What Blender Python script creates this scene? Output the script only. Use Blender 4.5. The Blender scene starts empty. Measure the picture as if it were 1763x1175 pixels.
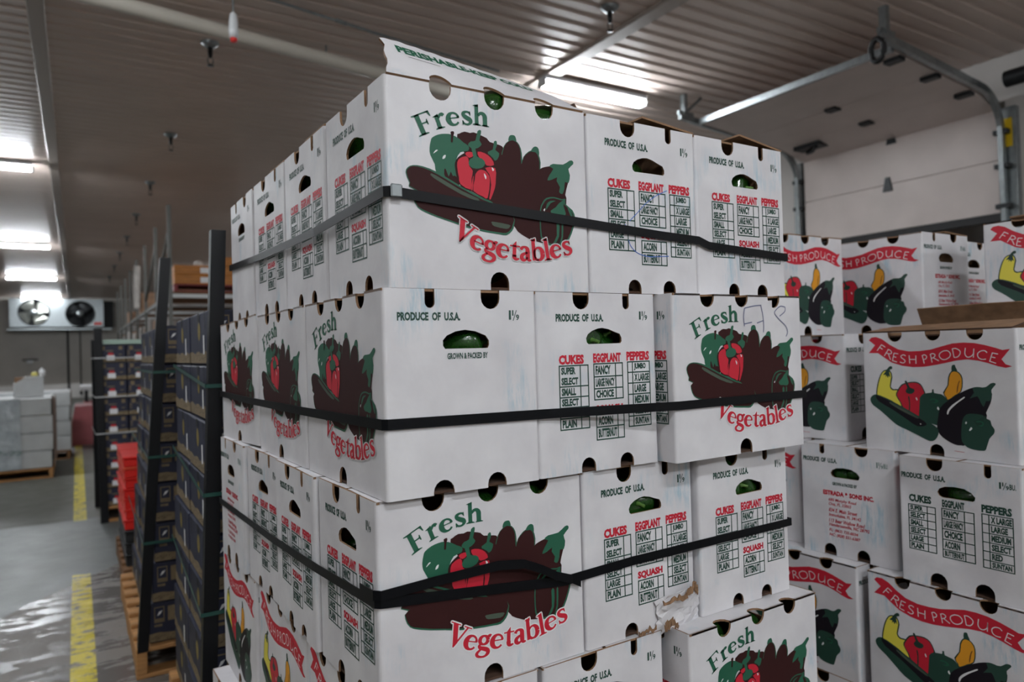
import bpy, math, random
import numpy as np
from mathutils import Vector, Matrix
from mathutils.geometry import tessellate_polygon
random.seed(7)
SC = bpy.context.scene
COL = SC.collection
PI = math.pi
EYE = 1.42                                  # eye height of the photographer
# ------------------------------------------------------------------ camera, world, exposure
cam_data = bpy.data.cameras.new('camera')
cam = bpy.data.objects.new('camera', cam_data); COL.objects.link(cam); SC.camera = cam
_f, _pitch, _roll, _yaw = 1220.84, .0113, -.0279, .5509
cam_data.sensor_width = 36.0
cam_data.lens = 36.0 * _f / 1763.0
cam_data.clip_start = .05
_fw = Vector((math.sin(_yaw)*math.cos(_pitch), math.cos(_yaw)*math.cos(_pitch), math.sin(_pitch)))
_rt = Vector((math.cos(_yaw), -math.sin(_yaw), 0)); _up = _rt.cross(_fw)
_c, _s = math.cos(_roll), math.sin(_roll)
_r2 = _rt*_c + _up*_s; _u2 = _up*_c - _rt*_s
cam.matrix_world = Matrix(((_r2.x, _u2.x, -_fw.x, 0), (_r2.y, _u2.y, -_fw.y, 0), (_r2.z, _u2.z, -_fw.z, EYE), (0, 0, 0, 1)))
cam_data.dof.use_dof = True
cam_data.dof.focus_distance = 1.35
cam_data.dof.aperture_fstop = 3.5
world = bpy.data.worlds.new('world'); SC.world = world; world.use_nodes = True
world.node_tree.nodes['Background'].inputs[0].default_value = (.75, .8, .85, 1)
world.node_tree.nodes['Background'].inputs[1].default_value = .05
SC.view_settings.view_transform = 'Standard'; SC.view_settings.look = 'None'
SC.view_settings.gamma = 1.0; SC.view_settings.use_curve_mapping = False
SC.view_settings.exposure = 0.0
LAMP = 133.0                                # radiance of every ceiling lamp's diffuser
SC.cycles.max_bounces = 8; SC.cycles.diffuse_bounces = 5; SC.cycles.glossy_bounces = 4
SC.cycles.sample_clamp_indirect = 4.0
try: SC.cycles.use_denoising = True
except Exception: pass

# ------------------------------------------------------------------ materials
def lin(c):
    return tuple(((v/255)/12.92 if v/255 <= .04045 else ((v/255+.055)/1.055)**2.4) for v in c)
MATS = {}
def mat(name, rgb, rough=.6, metal=0.0, noise=0.0, nscale=20.0, bump=0.0, bscale=60.0, spec=.5, emit=None, stretch=(1, 1, 1), trans=0.0, coat=0.0):
    m = bpy.data.materials.new(name); m.use_nodes = True
    nt = m.node_tree; b = nt.nodes['Principled BSDF']
    col = lin(rgb)
    b.inputs['Base Color'].default_value = (*col, 1); b.inputs['Roughness'].default_value = rough
    b.inputs['Metallic'].default_value = metal; b.inputs['Specular IOR Level'].default_value = spec
    b.inputs['Coat Weight'].default_value = coat
    if trans: b.inputs['Transmission Weight'].default_value = trans
    if emit: b.inputs['Emission Color'].default_value = (*lin(rgb), 1); b.inputs['Emission Strength'].default_value = emit
    if noise or bump:
        tc = nt.nodes.new('ShaderNodeTexCoord'); mp = nt.nodes.new('ShaderNodeMapping')
        mp.inputs['Scale'].default_value = stretch
        nt.links.new(tc.outputs['Object'], mp.inputs['Vector'])
    if noise:
        n = nt.nodes.new('ShaderNodeTexNoise'); n.inputs['Scale'].default_value = nscale; n.inputs['Detail'].default_value = 5
        nt.links.new(mp.outputs[0], n.inputs['Vector'])
        r = nt.nodes.new('ShaderNodeMapRange'); r.inputs[1].default_value = .3; r.inputs[2].default_value = .7
        r.inputs[3].default_value = 1-noise; r.inputs[4].default_value = 1+noise*.5
        nt.links.new(n.outputs[0], r.inputs[0])
        x = nt.nodes.new('ShaderNodeMix'); x.data_type = 'RGBA'; x.blend_type = 'MULTIPLY'; x.inputs[0].default_value = 1
        x.inputs[6].default_value = (*col, 1); nt.links.new(r.outputs[0], x.inputs[7]); nt.links.new(x.outputs[2], b.inputs['Base Color'])
    if bump:
        n = nt.nodes.new('ShaderNodeTexNoise'); n.inputs['Scale'].default_value = bscale; n.inputs['Detail'].default_value = 4
        nt.links.new(mp.outputs[0], n.inputs['Vector'])
        bp = nt.nodes.new('ShaderNodeBump'); bp.inputs['Strength'].default_value = bump; bp.inputs['Distance'].default_value = .01
        nt.links.new(n.outputs[0], bp.inputs['Height']); nt.links.new(bp.outputs[0], b.inputs['Normal'])
    MATS[name] = m
    return m

mat('green_ink', (24, 88, 64), .55); mat('dark_ink', (50, 20, 20), .6, spec=.2); mat('red_ink', (190, 22, 46), .55)
mat('deep_green_ink', (20, 52, 42), .5); mat('bottle_green_ink', (27, 64, 52), .5); mat('night_ink', (22, 17, 25), .55, spec=.25)
mat('yellow_ink', (222, 208, 72), .55); mat('orange_ink', (220, 150, 28), .55); mat('brown_ink', (120, 70, 20), .55)
mat('white_ink', (225, 225, 225), .55); mat('grey_ink', (74, 86, 74), .6, spec=.2); mat('black_ink', (26, 64, 53), .55)
mat('faint_ink', (120, 140, 134), .6); mat('faint_red_ink', (196, 86, 98), .6)
mat('pen_blue', (70, 110, 190), .6); mat('pen_grey', (105, 110, 140), .6)
INK = {'G': 'green_ink', 'K': 'dark_ink', 'R': 'red_ink', 'D': 'deep_green_ink', 'Q': 'bottle_green_ink', 'N': 'night_ink', 'Y': 'yellow_ink',
       'O': 'orange_ink', 'B': 'brown_ink', 'W': 'white_ink', 'L': 'white_ink', 'H': 'grey_ink', 'T': 'black_ink', 'f': 'faint_ink', 'r': 'faint_red_ink', 'b': 'pen_blue', 'p': 'pen_grey'}

def carton_white():
    m = bpy.data.materials.new('white_carton'); m.use_nodes = True; nt = m.node_tree; N = nt.nodes; K = nt.links
    b = N['Principled BSDF']; b.inputs['Roughness'].default_value = .5; b.inputs['Specular IOR Level'].default_value = .35
    tc = N.new('ShaderNodeTexCoord'); oi = N.new('ShaderNodeObjectInfo')
    off = N.new('ShaderNodeVectorMath'); off.operation = 'ADD'
    sc = N.new('ShaderNodeVectorMath'); sc.operation = 'SCALE'; sc.inputs[3].default_value = 37.0
    cmb = N.new('ShaderNodeCombineXYZ')
    for i in range(3): K.new(oi.outputs['Random'], cmb.inputs[i])
    K.new(cmb.outputs[0], sc.inputs[0]); K.new(tc.outputs['Object'], off.inputs[0]); K.new(sc.outputs[0], off.inputs[1])
    # faint mottling
    n1 = N.new('ShaderNodeTexNoise'); n1.inputs['Scale'].default_value = 9; n1.inputs['Detail'].default_value = 5; K.new(off.outputs[0], n1.inputs['Vector'])
    r1 = N.new('ShaderNodeValToRGB'); r1.color_ramp.elements[0].position = .3; r1.color_ramp.elements[0].color = (*lin((204, 201, 204)), 1)
    r1.color_ramp.elements[1].position = .7; r1.color_ramp.elements[1].color = (*lin((222, 220, 222)), 1); K.new(n1.outputs[0], r1.inputs[0])
    # blue-green ink scuffs, in vertical streaks
    mp = N.new('ShaderNodeMapping'); mp.inputs['Scale'].default_value = (60, 60, 9); K.new(off.outputs[0], mp.inputs['Vector'])
    n2 = N.new('ShaderNodeTexNoise'); n2.inputs['Scale'].default_value = 1.0; n2.inputs['Detail'].default_value = 6; n2.inputs['Roughness'].default_value = .75; K.new(mp.outputs[0], n2.inputs['Vector'])
    n3 = N.new('ShaderNodeTexNoise'); n3.inputs['Scale'].default_value = 6.5; n3.inputs['Detail'].default_value = 2; K.new(off.outputs[0], n3.inputs['Vector'])
    r3 = N.new('ShaderNodeMapRange'); r3.inputs[1].default_value = .56; r3.inputs[2].default_value = .68; K.new(n3.outputs[0], r3.inputs[0])
    r2 = N.new('ShaderNodeMapRange'); r2.inputs[1].default_value = .46; r2.inputs[2].default_value = .68; K.new(n2.outputs[0], r2.inputs[0])
    mu = N.new('ShaderNodeMath'); mu.operation = 'MULTIPLY'; K.new(r2.outputs[0], mu.inputs[0]); K.new(r3.outputs[0], mu.inputs[1])
    mu2 = N.new('ShaderNodeMath'); mu2.operation = 'MULTIPLY'; mu2.inputs[1].default_value = .72; K.new(mu.outputs[0], mu2.inputs[0])
    mx = N.new('ShaderNodeMix'); mx.data_type = 'RGBA'; K.new(mu2.outputs[0], mx.inputs[0]); K.new(r1.outputs[0], mx.inputs[6]); mx.inputs[7].default_value = (*lin((120, 176, 196)), 1)
    K.new(mx.outputs[2], b.inputs['Base Color'])
    # flute lines and dents
    wv = N.new('ShaderNodeTexNoise'); wv.inputs['Scale'].default_value = 14; wv.inputs['Detail'].default_value = 3; K.new(off.outputs[0], wv.inputs['Vector'])
    bp = N.new('ShaderNodeBump'); bp.inputs['Strength'].default_value = .35; bp.inputs['Distance'].default_value = .008
    K.new(wv.outputs[0], bp.inputs['Height']); K.new(bp.outputs[0], b.inputs['Normal'])
    MATS['white_carton'] = m
carton_white()
mat('kraft', (136, 104, 76), .8, noise=.25, nscale=30, bump=.2)
mat('kraft_dark', (70, 48, 34), .9, noise=.25, nscale=30)  # darker kraft; on the open cartons' flaps it paints in shade
mat('strap_black', (8, 10, 14), .36, spec=.22, noise=.15, nscale=40)
mat('pepper_green', (27, 66, 20), .22, noise=.35, nscale=14, coat=.3); mat('pepper_stem', (84, 120, 52), .5)
mat('wood', (176, 128, 78), .75, noise=.35, nscale=8, stretch=(1, 8, 8), bump=.2); mat('wood_dark', (120, 84, 52), .8, noise=.35, nscale=8)
mat('navy_board', (27, 31, 54), .6, noise=.2, nscale=9, bump=.15, bscale=30); mat('navy_kraft', (122, 106, 80), .75, noise=.25, nscale=40); mat('navy_line', (70, 58, 46), .8)
mat('label_white', (226, 226, 228), .5); mat('label_red', (190, 24, 30), .5); mat('emblem_yellow', (120, 104, 44), .6)
mat('post_black', (8, 10, 14), .45, spec=.25); mat('band_green', (28, 74, 66), .35)
mat('crate_red', (214, 30, 22), .38, noise=.12, nscale=14); mat('crate_orange', (214, 76, 48), .4); mat('crate_black', (22, 24, 28), .5)
mat('galvanised', (150, 156, 158), .32, metal=.85, noise=.2, nscale=22, bump=.1)
mat('rack_steel', (104, 104, 100), .55, metal=.3); mat('steel_dark', (44, 46, 48), .45, metal=.6); mat('fan_blade', (120, 122, 116), .35, metal=.7); mat('fan_dark', (14, 16, 18), .7)
mat('pipe_white', (196, 190, 178), .45); mat('lamp_housing', (210, 212, 214), .4); mat('lamp_glow', (244, 250, 255), .4, emit=LAMP)
mat('wrap_film', (172, 180, 184), .2, noise=.25, nscale=7, bump=.9, bscale=16, spec=.7, coat=.5); mat('wrap_carton', (188, 190, 190), .6, noise=.12, nscale=6)
mat('wrap_side', (142, 120, 108), .55, noise=.2, nscale=6, bump=.4, bscale=14)
mat('door_white', (214, 202, 197), .5, noise=.08, nscale=3, bump=.12, bscale=40); mat('rubber_black', (20, 20, 22), .6)
mat('sticker_yellow', (228, 190, 20), .5); mat('sticker_red', (206, 36, 28), .5)
mat('rack_red', (120, 30, 32), .5); mat('rack_white', (206, 208, 208), .45); mat('orange_wood', (186, 118, 46), .6, noise=.3, nscale=5, stretch=(1, 1, 8))
mat('clutter_tan', (168, 132, 104), .7, noise=.35, nscale=9); mat('clutter_white', (204, 198, 192), .5, noise=.3, nscale=9, bump=.6, bscale=14)
mat('pale_sheet', (176, 200, 186), .4); mat('pink_plastic', (170, 92, 96), .5, noise=.15, nscale=5); mat('bottle_yellow', (206, 196, 110), .4)
mat('pendant_glass', (214, 216, 218), .2, spec=.7)

def painted_wall(name, rgb, lines=0.0):
    m = mat(name, rgb, .5, noise=.10, nscale=1.6, bump=.08, bscale=50)
    return m
painted_wall('wall_paint', (178, 172, 164)); painted_wall('wall_pale', (214, 210, 206))
mat('ceiling_paint', (214, 197, 187), .36, noise=.08, nscale=1.2, spec=.6); mat('ceiling_trim', (170, 160, 152), .45)

def floor_material():
    m = bpy.data.materials.new('concrete_floor'); m.use_nodes = True; nt = m.node_tree; N = nt.nodes; K = nt.links
    b = N['Principled BSDF']; g = N.new('ShaderNodeNewGeometry'); sp = N.new('ShaderNodeSeparateXYZ'); K.new(g.outputs['Position'], sp.inputs[0])
    def noise(scale, det, stretch=(1, 1, 1), rough=.6, rot=0):
        mp = N.new('ShaderNodeMapping'); mp.inputs['Scale'].default_value = stretch; mp.inputs['Rotation'].default_value = (0, 0, rot); K.new(g.outputs['Position'], mp.inputs['Vector'])
        n = N.new('ShaderNodeTexNoise'); n.inputs['Scale'].default_value = scale; n.inputs['Detail'].default_value = det; n.inputs['Roughness'].default_value = rough
        K.new(mp.outputs[0], n.inputs['Vector']); return n.outputs[0]
    def ramp(x, a, c, lo=0., hi=1.):
        r = N.new('ShaderNodeMapRange'); r.inputs[1].default_value = a; r.inputs[2].default_value = c; r.inputs[3].default_value = lo; r.inputs[4].default_value = hi
        K.new(x, r.inputs[0]); return r.outputs[0]
    def op(o, x, y):
        n = N.new('ShaderNodeMath'); n.operation = o
        for i, v in enumerate((x, y)):
            if isinstance(v, (int, float)): n.inputs[i].default_value = v
            else: K.new(v, n.inputs[i])
        return n.outputs[0]
    def mix(f, a, c):
        x = N.new('ShaderNodeMix'); x.data_type = 'RGBA'
        if isinstance(f, (int, float)): x.inputs[0].default_value = f
        else: K.new(f, x.inputs[0])
        for i, v in ((6, a), (7, c)):
            if isinstance(v, tuple): x.inputs[i].default_value = (*lin(v), 1)
            else: K.new(v, x.inputs[i])
        return x.outputs[2]
    X, Y = sp.outputs[0], sp.outputs[1]
    # three pours: far grey slab, smooth pale slab, near worn slab with a wet film
    far = ramp(Y, 7.46, 7.50)
    edge = op('ADD', Y, op('MULTIPLY', X, -1.35)); edge = op('ADD', edge, op('MULTIPLY', noise(2.5, 3), .25))
    near = ramp(edge, 5.56, 5.52)
    mott = noise(5, 6)
    c_far = mix(mott, (78, 78, 72), (96, 96, 88)); c_mid = mix(mott, (90, 94, 93), (106, 110, 108)); c_near = mix(mott, (92, 87, 80), (118, 110, 102))
    col = mix(far, c_mid, c_far); col = mix(near, col, c_near)
    wetn = noise(1.0, 8, (3.0, 11.0, 1), .66, .45)
    blob = noise(1.3, 2, (1, 1, 1))
    wet = op('MULTIPLY', near, ramp(op('ADD', wetn, op('MULTIPLY', blob, .45)), .70, .73))
    col = mix(op('MULTIPLY', wet, .35), col, (70, 74, 76))
    # worn yellow lane line
    line = op('MULTIPLY', ramp(op('ABSOLUTE', op('ADD', X, -.001), 0), .054, .050), ramp(noise(9, 7, (1, 2.2, 1), .72), .43, .48))
    gap = op('ADD', ramp(Y, 7.40, 7.44), ramp(op('ADD', Y, op('MULTIPLY', noise(14, 3), .1)), 5.62, 5.58))
    line = op('MULTIPLY', line, op('MINIMUM', gap, 1.0))
    line = op('MULTIPLY', line, ramp(Y, 17.0, 16.9))
    col = mix(line, col, mix(mott, (196, 178, 40), (226, 208, 66)))
    K.new(col, b.inputs['Base Color'])
    ro = op('ADD', ramp(mott, .3, .7, .42, .56), op('MULTIPLY', op('SUBTRACT', 1.0, op('MAXIMUM', far, near)), -.14))
    ro = op('ADD', op('MULTIPLY', ro, op('SUBTRACT', 1.0, wet)), op('MULTIPLY', wet, .20))
    K.new(ro, b.inputs['Roughness'])
    bp = N.new('ShaderNodeBump'); bp.inputs['Strength'].default_value = .25; bp.inputs['Distance'].default_value = .01
    K.new(op('MULTIPLY', noise(40, 4), op('SUBTRACT', 1.0, wet)), bp.inputs['Height']); K.new(bp.outputs[0], b.inputs['Normal'])
    MATS['concrete_floor'] = m
floor_material()

# ------------------------------------------------------------------ mesh helpers
class MB:
    """collects shapes and links them as one mesh object"""
    def __init__(s): s.v = []; s.f = []; s.m = []; s.sm = []
    def add(s, vs, fs, k=0, smooth=False):
        o = len(s.v); s.v += [tuple(p) for p in vs]; s.f += [tuple(i+o for i in f) for f in fs]; s.m += [k]*len(fs); s.sm += [smooth]*len(fs); return s
    def box(s, a, b, k=0, M=None):
        x0, y0, z0 = a; x1, y1, z1 = b
        vs = [Vector(p) for p in ((x0,y0,z0),(x1,y0,z0),(x1,y1,z0),(x0,y1,z0),(x0,y0,z1),(x1,y0,z1),(x1,y1,z1),(x0,y1,z1))]
        if M is not None: vs = [M @ p for p in vs]
        return s.add(vs, [(0,3,2,1),(4,5,6,7),(0,1,5,4),(1,2,6,5),(2,3,7,6),(3,0,4,7)], k)
    def bbox(s, a, b, r=.004, k=0):
        """box with chamfered vertical and horizontal edges"""
        x0, y0, z0 = a; x1, y1, z1 = b; vs = []; fs = []
        for z, e in ((z0, r), (z0+r, 0), (z1-r, 0), (z1, r)):
            q = r+e
            vs += [(x0+q,y0+e,z),(x1-q,y0+e,z),(x1-e,y0+q,z),(x1-e,y1-q,z),(x1-q,y1-e,z),(x0+q,y1-e,z),(x0+e,y1-q,z),(x0+e,y0+q,z)]
        fs.append(tuple(range(7,-1,-1))); fs.append(tuple(range(24,32)))
        for j in range(3):
            for i in range(8):
                n = (i+1) % 8; fs.append((j*8+i, j*8+n, j*8+8+n, j*8+8+i))
        return s.add(vs, fs, k)
    def tube(s, pts, r, n=10, k=0, cap=True):
        pts = [Vector(p) for p in pts]; rs = r if isinstance(r, (list, tuple)) else [r]*len(pts); vs = []; fs = []
        for i, p in enumerate(pts):
            d = (pts[min(i+1, len(pts)-1)] - pts[max(i-1, 0)]).normalized()
            a = d.cross(Vector((0,0,1)) if abs(d.z) < .9 else Vector((1,0,0))).normalized(); c = d.cross(a)
            for j in range(n):
                t = 2*PI*j/n; vs.append(p + (a*math.cos(t) + c*math.sin(t))*rs[i])
        for i in range(len(pts)-1):
            for j in range(n): fs.append((i*n+j, i*n+(j+1)%n, i*n+n+(j+1)%n, i*n+n+j))
        s.add(vs, fs, k, True)
        if cap: s.add(vs[:n], [tuple(range(n))], k); s.add(vs[-n:], [tuple(range(n-1,-1,-1))], k)
        return s
    def lathe(s, prof, n=20, k=0, M=None):
        vs = []; fs = []
        for r, z in prof:
            for j in range(n): vs.append(Vector((r*math.cos(2*PI*j/n), r*math.sin(2*PI*j/n), z)))
        if M is not None: vs = [M @ p for p in vs]
        for i in range(len(prof)-1):
            for j in range(n): fs.append((i*n+j, i*n+(j+1)%n, i*n+n+(j+1)%n, i*n+n+j))
        return s.add(vs, fs, k, True)
    def prism(s, poly, f, t, k=0, kr=None, holes=()):
        """2D outline with holes, mapped by f(a, b, depth), thickness t: face at depth 0, back at depth t"""
        kr = k if kr is None else kr
        loops = [list(poly)] + [list(h) for h in holes]
        flat = [p for l in loops for p in l]
        tri = tessellate_polygon([[Vector((a, b, 0)) for a, b in l] for l in loops])
        n = len(flat)
        def ccw(t3):
            (ax, ay), (bx, by), (cx, cy) = (flat[i] for i in t3)
            return t3 if (bx-ax)*(cy-ay)-(by-ay)*(cx-ax) > 0 else (t3[0], t3[2], t3[1])
        tri = [ccw(t3) for t3 in tri]
        s.add([f(a, b, 0) for a, b in flat], tri, k)
        s.add([f(a, b, t) for a, b in flat], [t3[::-1] for t3 in tri], kr)
        for l in loops:
            m = len(l); vs = [f(a, b, 0) for a, b in l] + [f(a, b, t) for a, b in l]
            s.add(vs, [(i, i+m, (i+1) % m + m, (i+1) % m) for i in range(m)], kr)
        return s
    def mesh(s, name, mats):
        me = bpy.data.meshes.new(name); me.from_pydata([tuple(p) for p in s.v], [], s.f)
        for m in mats: me.materials.append(MATS[m])
        me.polygons.foreach_set('material_index', s.m); me.polygons.foreach_set('use_smooth', s.sm)
        me.update(); return me
    def build(s, name, mats, parent=None, loc=(0,0,0), rot=(0,0,0)):
        return link(name, s.mesh(name, [mats] if isinstance(mats, str) else mats), parent, loc, rot)
def link(name, me, parent=None, loc=(0,0,0), rot=(0,0,0)):
    o = bpy.data.objects.new(name, me); COL.objects.link(o); o.parent = parent; o.location = loc; o.rotation_euler = rot; return o
def tag(o, label, cat, group=None):
    o['label'] = label; o['category'] = cat
    if group: o['group'] = group
    return o
def thing(name, label, cat, loc=(0,0,0), rz=0, group=None, rot=None):
    o = bpy.data.objects.new(name, None); COL.objects.link(o); o.location = loc; o.rotation_euler = rot or (0,0,rz); o.empty_display_size = .1
    return tag(o, label, cat, group)
def struct(o): o['kind'] = 'structure'; return o
KIDS = {}
def kids(o): return KIDS.get(o.name) or [c for c in o.children]
def dup(src, loc, rz, label, cat=None, group=None, sz=1.0, tilt=(0, 0)):
    r = src.copy(); COL.objects.link(r); r.location = loc; r.rotation_euler = (tilt[0], tilt[1], rz); r.scale = (1, 1, sz)
    r['label'] = label
    if group: r['group'] = group
    for ch in src.children:
        c = ch.copy(); COL.objects.link(c); c.parent = r
        for g in ch.children:
            d = g.copy(); COL.objects.link(d); d.parent = c
    return r

# ------------------------------------------------------------------ flat print: inked shapes laid on a panel
def smooth_loop(p, n=2):
    out = []; m = len(p)
    for i in range(m):
        a, b, c, d = (p[(i+q-1) % m] for q in range(4))
        for j in range(n):
            t = j/n; t2 = t*t; t3 = t2*t
            out.append(tuple(.5*((2*b[q]) + (c[q]-a[q])*t + (2*a[q]-5*b[q]+4*c[q]-d[q])*t2 + (3*b[q]-a[q]-3*c[q]+d[q])*t3) for q in (0, 1)))
    return out
def smooth_line(p, n=4):
    out = []; m = len(p)
    for i in range(m-1):
        a, b, c, d = p[max(i-1, 0)], p[i], p[i+1], p[min(i+2, m-1)]
        for j in range(n):
            t = j/n; t2 = t*t; t3 = t2*t
            out.append(tuple(.5*((2*b[q]) + (c[q]-a[q])*t + (2*a[q]-5*b[q]+4*c[q]-d[q])*t2 + (3*b[q]-a[q]-3*c[q]+d[q])*t3) for q in range(len(b))))
    return out + [p[-1]]
def tri_poly(p):
    t = tessellate_polygon([[Vector((a, b, 0)) for a, b in p]]); out = []
    for q in t:
        (ax, ay), (bx, by), (cx, cy) = (p[i] for i in q)
        out.append(tuple(q) if (bx-ax)*(cy-ay)-(by-ay)*(cx-ax) > 0 else (q[0], q[2], q[1]))
    return list(p), out
def brush(p, n=4, sm=True):
    """stroke through (x, y, width) points"""
    p = smooth_line(p, n) if sm else p; vs = []; fs = []
    for i, (x, y, w) in enumerate(p):
        a, b = p[max(i-1, 0)], p[min(i+1, len(p)-1)]; dx, dy = b[0]-a[0], b[1]-a[1]; L = math.hypot(dx, dy) or 1
        vs += [(x-dy/L*w/2, y+dx/L*w/2), (x+dy/L*w/2, y-dx/L*w/2)]
    for i in range(len(p)-1): fs.append((2*i+1, 2*i+3, 2*i+2, 2*i))
    return vs, fs
_TX = {}
def text_shape(s, bold):
    if (s, bold) not in _TX:
        c = bpy.data.curves.new('t', 'FONT'); c.body = s; c.resolution_u = 2; c.offset = bold; c.fill_mode = 'FRONT'
        o = bpy.data.objects.new('t', c); COL.objects.link(o); bpy.context.view_layer.update()
        e = o.evaluated_get(bpy.context.evaluated_depsgraph_get()); me = e.to_mesh(); me.calc_loop_triangles()
        v = [(q.co.x, q.co.y) for q in me.vertices]; t = []
        for q in me.loop_triangles:
            q = tuple(q.vertices); (ax, ay), (bx, by), (cx, cy) = (v[i] for i in q)
            t.append(q if (bx-ax)*(cy-ay)-(by-ay)*(cx-ax) > 0 else (q[0], q[2], q[1]))
        e.to_mesh_clear(); bpy.data.objects.remove(o); bpy.data.curves.remove(c)
        _TX[(s, bold)] = (v, t)
    return _TX[(s, bold)]
class Print:
    """ink pieces in panel units (0-1 across, 0-1 up) of a W x H panel, in metres"""
    def __init__(s, W, H): s.W, s.H, s.p = W, H, []
    def raw(s, c, vs, fs, lay): s.p.append((c, vs, fs, lay))
    def poly(s, c, pts, lay=0, sm=True):
        q = [(a*s.W, b*s.H) for a, b in pts]; s.raw(c, *tri_poly(smooth_loop(q) if sm else q), lay)
    def rect(s, c, u0, v0, u1, v1, lay=0): s.poly(c, [(u0,v0),(u1,v0),(u1,v1),(u0,v1)], lay, False)
    def line(s, c, u0, v0, u1, v1, w=.0016, lay=0):
        s.raw(c, *brush([(u0*s.W, v0*s.H, w), (u1*s.W, v1*s.H, w)], sm=False), lay)
    def text(s, c, t, u0, v0, u1, v1, bold=.025, lay=0, slant=0.0):
        v, f = text_shape(t, bold); xs = [q[0] for q in v]; ys = [q[1] for q in v]; ax, bx, ay, by = min(xs), max(xs), min(ys), max(ys)
        W = (u1-u0)*s.W; Hh = (v1-v0)*s.H
        s.raw(c, [(u0*s.W + (x-ax)/(bx-ax)*W + slant*(y-ay)/(by-ay)*Hh, v0*s.H + (y-ay)/(by-ay)*Hh) for x, y in v], f, lay)
    def build(s, name, f, parent):
        """f(x, y, out) maps metres on the panel to the carton"""
        inks = []; mb = MB()
        for c, vs, fs, lay in s.p:
            if INK[c] not in inks: inks.append(INK[c])
            o = .0004 + lay*.00005
            mb.add([f(x, y, o) for x, y in vs], fs, inks.index(INK[c]))
        return mb.build(name, inks, parent)
# ------------------------------------------------------------------ serif letters for "Fresh Vegetables" (cap height .68)
def _ring(cx, cy, rx, ry, thick, thin, a0=0, a1=360, n=20, side=0):
    p = []
    for i in range(n+1):
        a = math.radians(a0+(a1-a0)*i/n); k = abs(math.cos(a))**1.3 if side == 0 else max(0, side*math.cos(a))**1.2
        p.append((cx+rx*math.cos(a), cy+ry*math.sin(a), thin+(thick-thin)*k))
    return ('b', p, False)
def _r(x0, y0, x1, y1): return ('p', [(x0,y0),(x1,y0),(x1,y1),(x0,y1)])
def _foot(x0, x1, s0, s1): return ('p', [(x0,0),(x1,0),(x1,.025),(s1,.06),(s0,.06),(x0,.025)])
def _flag(y): return ('p', [(0,y-.045),(.04,y-.06),(.19,y-.08),(.19,y+.02),(.12,y-.005)])
def _b(*p): return ('b', list(p), True)
SERIF = {
 'F': (.60, [_r(.10,0,.24,.68), ('p',[(0,0),(.34,0),(.34,.03),(.24,.06),(.10,.06),(0,.03)]), ('p',[(0,.65),(.10,.62),(.24,.62),(.24,.68),(0,.68)]), _r(.2,.635,.56,.68),
             ('p',[(.42,.66),(.50,.62),(.55,.49),(.578,.49),(.56,.68)]), _r(.24,.33,.42,.375), ('p',[(.375,.35),(.40,.26),(.427,.26),(.427,.445),(.40,.445)])]),
 'r': (.40, [_r(.07,0,.19,.44), _foot(0,.29,.07,.19), _flag(.46), _b((.18,.33,.04),(.24,.42,.07),(.31,.425,.10),(.35,.38,.08))]),
 'e': (.46, [_ring(.225,.225,.165,.195,.135,.05,8,322,22,-1), _r(.10,.235,.375,.272), ('p',[(.335,.235),(.405,.235),(.405,.27),(.33,.33)])]),
 's': (.37, [_b((.30,.35,.03),(.285,.405,.045),(.20,.435,.055),(.105,.40,.085),(.095,.33,.10),(.17,.25,.12),(.27,.18,.12),(.295,.105,.10),(.25,.04,.065),(.17,.018,.05),(.085,.05,.045),(.05,.13,.03)),
             ('p',[(.275,.43),(.32,.455),(.32,.31),(.295,.31)]), ('p',[(.03,0),(.08,.03),(.06,.15),(.03,.15)])]),
 'h': (.54, [_r(.07,0,.19,.69), _flag(.70), _foot(0,.265,.07,.19), _b((.18,.33,.05),(.25,.42,.08),(.34,.42,.10),(.395,.34,.12),(.40,.2,.12),(.40,0,.12)), ('p',[(.29,0),(.53,0),(.53,.025),(.46,.05),(.34,.05),(.29,.025)])]),
 'V': (.62, [('p',[(.04,.66),(.20,.66),(.375,.16),(.31,0),(.28,0)]), ('p',[(.28,0),(.31,0),(.55,.66),(.49,.66),(.30,.12)]), _r(-.03,.645,.28,.68), _r(.40,.645,.65,.68)]),
 'g': (.45, [_ring(.20,.31,.125,.125,.10,.05), _b((.29,.39,.05),(.36,.44,.08),(.41,.425,.08)),
             _b((.13,.20,.04),(.075,.145,.07),(.12,.085,.09),(.24,.055,.11),(.35,.015,.11),(.375,-.07,.10),(.30,-.16,.06),(.18,-.185,.05),(.07,-.16,.07),(.03,-.09,.08),(.08,-.015,.06),(.16,.05,.04))]),
 't': (.34, [_r(.09,.10,.21,.46), ('p',[(.06,.42),(.21,.42),(.21,.60)]), _r(0,.41,.33,.455), _b((.15,.16,.12),(.16,.07,.11),(.22,.028,.07),(.31,.055,.035))]),
 'a': (.42, [_b((.065,.35,.09),(.11,.415,.07),(.20,.435,.06),(.275,.38,.11),(.285,.28,.12),(.285,.11,.12),(.32,.03,.08),(.40,.03,.035)), _b((.28,.265,.05),(.18,.23,.07),(.095,.17,.10),(.085,.09,.11),(.14,.03,.08),(.22,.05,.05),(.28,.12,.04))]),
 'b': (.48, [_r(.05,.02,.17,.69), _flag(.70), _ring(.265,.225,.145,.195,.13,.05,0,360,20,1), _r(.17,.0,.26,.05)]),
 'l': (.27, [_r(.07,0,.19,.69), _flag(.70), _foot(0,.265,.07,.19)]),
}
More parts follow.
